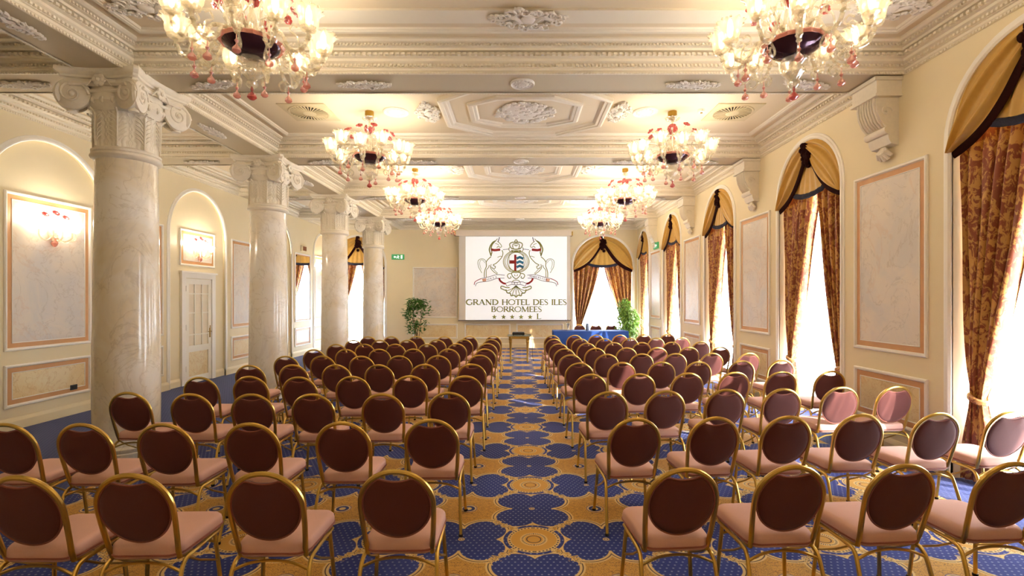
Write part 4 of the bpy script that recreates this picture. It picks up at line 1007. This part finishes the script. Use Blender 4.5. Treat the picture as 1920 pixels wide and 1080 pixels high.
# ---------------------------------------------------------------- plants
def plant(name, label, loc, potr, poth, crown, leafmat, n, size, stems, droop, seed):
    rnd = random.Random(seed); r = thing(name, label, 'plant', loc)
    p = MB().lathe([(potr*.72, 0), (potr*.76, .02), (potr, poth*.9), (potr*1.08, poth*.9), (potr*1.08, poth), (potr*.95, poth), (potr*.93, poth*.93)], 24, cap=False); p.lathe([(.01, .005), (potr*.72, 0)], 24, cap=False); pot = p.build('pot', m_pot, r)
    MB().lathe([(.005, poth*.93), (potr*.93, poth*.92)], 20, cap=False).build('soil', m_soil, pot)
    tips = []
    for k in range(stems):
        a = rnd.random()*2*PI; c = crown[k % len(crown)]
        e = Vector(c[0]) + Vector((rnd.uniform(-1, 1)*c[1]*.4, rnd.uniform(-1, 1)*c[1]*.4, rnd.uniform(-1, 1)*c[2]*.4))
        s0 = Vector((potr*.4*math.cos(a), potr*.4*math.sin(a), poth*.9)); mid = s0.lerp(e, .5)+Vector((rnd.uniform(-.06, .06), rnd.uniform(-.06, .06), .08))
        MB().tube(smooth_path([s0, mid, e], 5), [.012-.0008*q for q in range(11)], 6).build('stem', m_bark, r)
    m = MB()
    for k in range(n):
        c = rnd.choices(crown, [q[3] for q in crown])[0]
        while True:
            d = Vector((rnd.uniform(-1, 1), rnd.uniform(-1, 1), rnd.uniform(-1, 1)))
            if d.length < 1: break
        q = Vector(c[0]) + Vector((d.x*c[1], d.y*c[1], d.z*c[2])); L = size*rnd.uniform(.7, 1.3); W = L*.2 if droop > .6 else L*.28
        az = rnd.random()*2*PI; el = -droop+rnd.uniform(-.5, .6); t = Vector((math.cos(az)*math.cos(el), math.sin(az)*math.cos(el), math.sin(el))); b = t.cross(Vector((rnd.uniform(-.4, .4), rnd.uniform(-.4, .4), 1))).normalized(); nn = t.cross(b)
        m.add([q, q+t*L*.35+b*W+nn*.006, q+t*L-nn*.02, q+t*L*.35-b*W+nn*.006, q+t*L*.4-nn*.01], [(0, 1, 4), (1, 2, 4), (2, 3, 4), (3, 0, 4)])
    m.build('foliage', leafmat, r, smooth=False, kind='stuff')
plant('potted_ficus', 'potted ficus with dark green leaves left of the projection screen', (-3.66, 17.9, 0), .2, .34,
      [((-.05, 0, 1.72), .34, .24, 5), ((-.28, 0, 1.35), .22, .25, 2.0), ((.25, 0, 1.55), .3, .35, 2.0), ((-.15, 0, .85), .28, .28, 2.2), ((.1, 0, 1.05), .34, .4, 1.2)], m_leaf, 900, .12, 8, .5, 4)
plant('potted_bamboo', 'potted bamboo with light green leaves in the far right corner', (3.95, 18.0, 0), .22, .3,
      [((-.1, 0, 1.55), .26, .38, 4), ((.18, 0, 1.15), .3, .42, 4), ((-.15, 0, 1.0), .3, .42, 3), ((.05, 0, .7), .34, .3, 2)], m_leaf2, 1700, .13, 12, .9, 8)

# ---------------------------------------------------------------- signs, vents, small fittings
def exit_sign(name, label, P, a, z, w, hgt):
    r = thing(name, label, 'exit sign', P(a, z, -.03)); b = r.location.copy()
    def bx(a0, a1, z0, z1, o0, o1, nm, mt):
        q = [P(aa, zz, -oo) for oo in (o0, o1) for aa, zz in ((a0, z0), (a1, z0), (a1, z1), (a0, z1))]
        MB().add([(x-b.x, y-b.y, zz-b.z) for x, y, zz in q], [(0,1,2,3),(4,7,6,5),(0,4,5,1),(1,5,6,2),(2,6,7,3),(3,7,4,0)]).build(nm, mt, r, smooth=False)
    bx(a-w/2, a+w/2, z-hgt/2, z+hgt/2, .0, .05, 'housing', m_green)
    wm = emit('sign_white_'+name, (1, 1, 1, 1), .4)
    def poly(pts, nm):
        k = len(pts); MB().add([(x-b.x, y-b.y, zz-b.z) for x, y, zz in [P(a+px*w, z+pz*hgt, -.052) for px, pz in pts]], [tuple(range(k))]).build(nm, wm, r, smooth=False)
    poly([(.24, -.33), (.36, -.33), (.36, .33), (.24, .33)], 'doorway_mark')
    poly([(-.34, 0), (-.24, .25), (-.24, .1), (-.12, .1), (-.12, -.1), (-.24, -.1), (-.24, -.25)], 'arrow_mark')
    poly([(0, .3), (.05, .3), (.06, .18), (.14, .05), (.1, .02), (.05, .08), (.05, -.08), (.12, -.3), (.07, -.32), (.0, -.1), (-.07, -.3), (-.11, -.26), (-.03, 0), (-.04, .15)], 'running_figure_mark')
exit_sign('exit_sign', 'green exit sign on the far wall left of the screen', PF, sx(746.5), sz(482), .48, .2)
exit_sign('exit_sign', 'green exit sign on the right wall before the last window', PR, 16.3, 3.62, .5, .2)
def vent(x, y, label):
    r = thing('ceiling_vent', label, 'vent', (x, y, ZC)); MB().box(-.36, .36, -.36, .36, -.012, 0).build('plate', m_vent, r, smooth=False)
    MB().lathe([(.30, -.012), (.30, -.014), (.01, -.014)], 36).build('recess', m_dark, r)
    MB().lathe([(.285, -.012), (.285, -.022), (.31, -.024), (.32, -.012)], 36, cap=False).build('ring', m_vent, r); MB().lathe([(.10, -.012), (.10, -.028), (.01, -.032)], 24).build('hub', m_vent, r)
    sl_ = MB()
    for k in range(34):
        a = 2*PI*k/34; c_, s_ = math.cos(a), math.sin(a)
        q = [(.09, -.004), (.29, -.010), (.29, .010), (.09, .004)]
        sl_.add([(u*c_-v*s_, u*s_+v*c_, z) for z in (-.016, -.026) for u, v in q], [(0,1,2,3),(4,7,6,5),(0,4,5,1),(1,5,6,2),(2,6,7,3),(3,7,4,0)])
    sl_.build('slats', m_vent, r, smooth=False, kind='stuff')
for k in (1, 2):
    yc = (YB[k]+YB[k+1])/2; w = 'second' if k == 1 else 'third'
    vent(-3.3, yc+.02, 'round slatted ceiling vent left of the %s pair of chandeliers' % w); vent(3.38, yc+.02, 'round slatted ceiling vent right of the %s pair of chandeliers' % w)
r = thing('smoke_detector', 'small round smoke detector on the ceiling beside the right vent', 'detector', (2.86, 7.75, ZC)); MB().lathe([(.055, 0), (.055, -.02), (.045, -.04), (.01, -.045)], 18).build('housing', m_trimw, r); MB().lathe([(.02, -.044), (.018, -.055), (.004, -.057)], 12).build('sensor', m_brass, r)
def socket(y, z, label, mt):
    r = thing('wall_socket', label, 'socket', (XL-.05, y, z)); MB().box(.012, .022, -.06, .06, -.04, .04).build('cover_plate', mt, r, smooth=False); MB().box(.022, .026, -.03, .03, -.02, .02).build('outlet', m_rubber, r, smooth=False)
socket(8.07, .44, 'dark wall socket on the lower panel left of the nearest column', m_black)
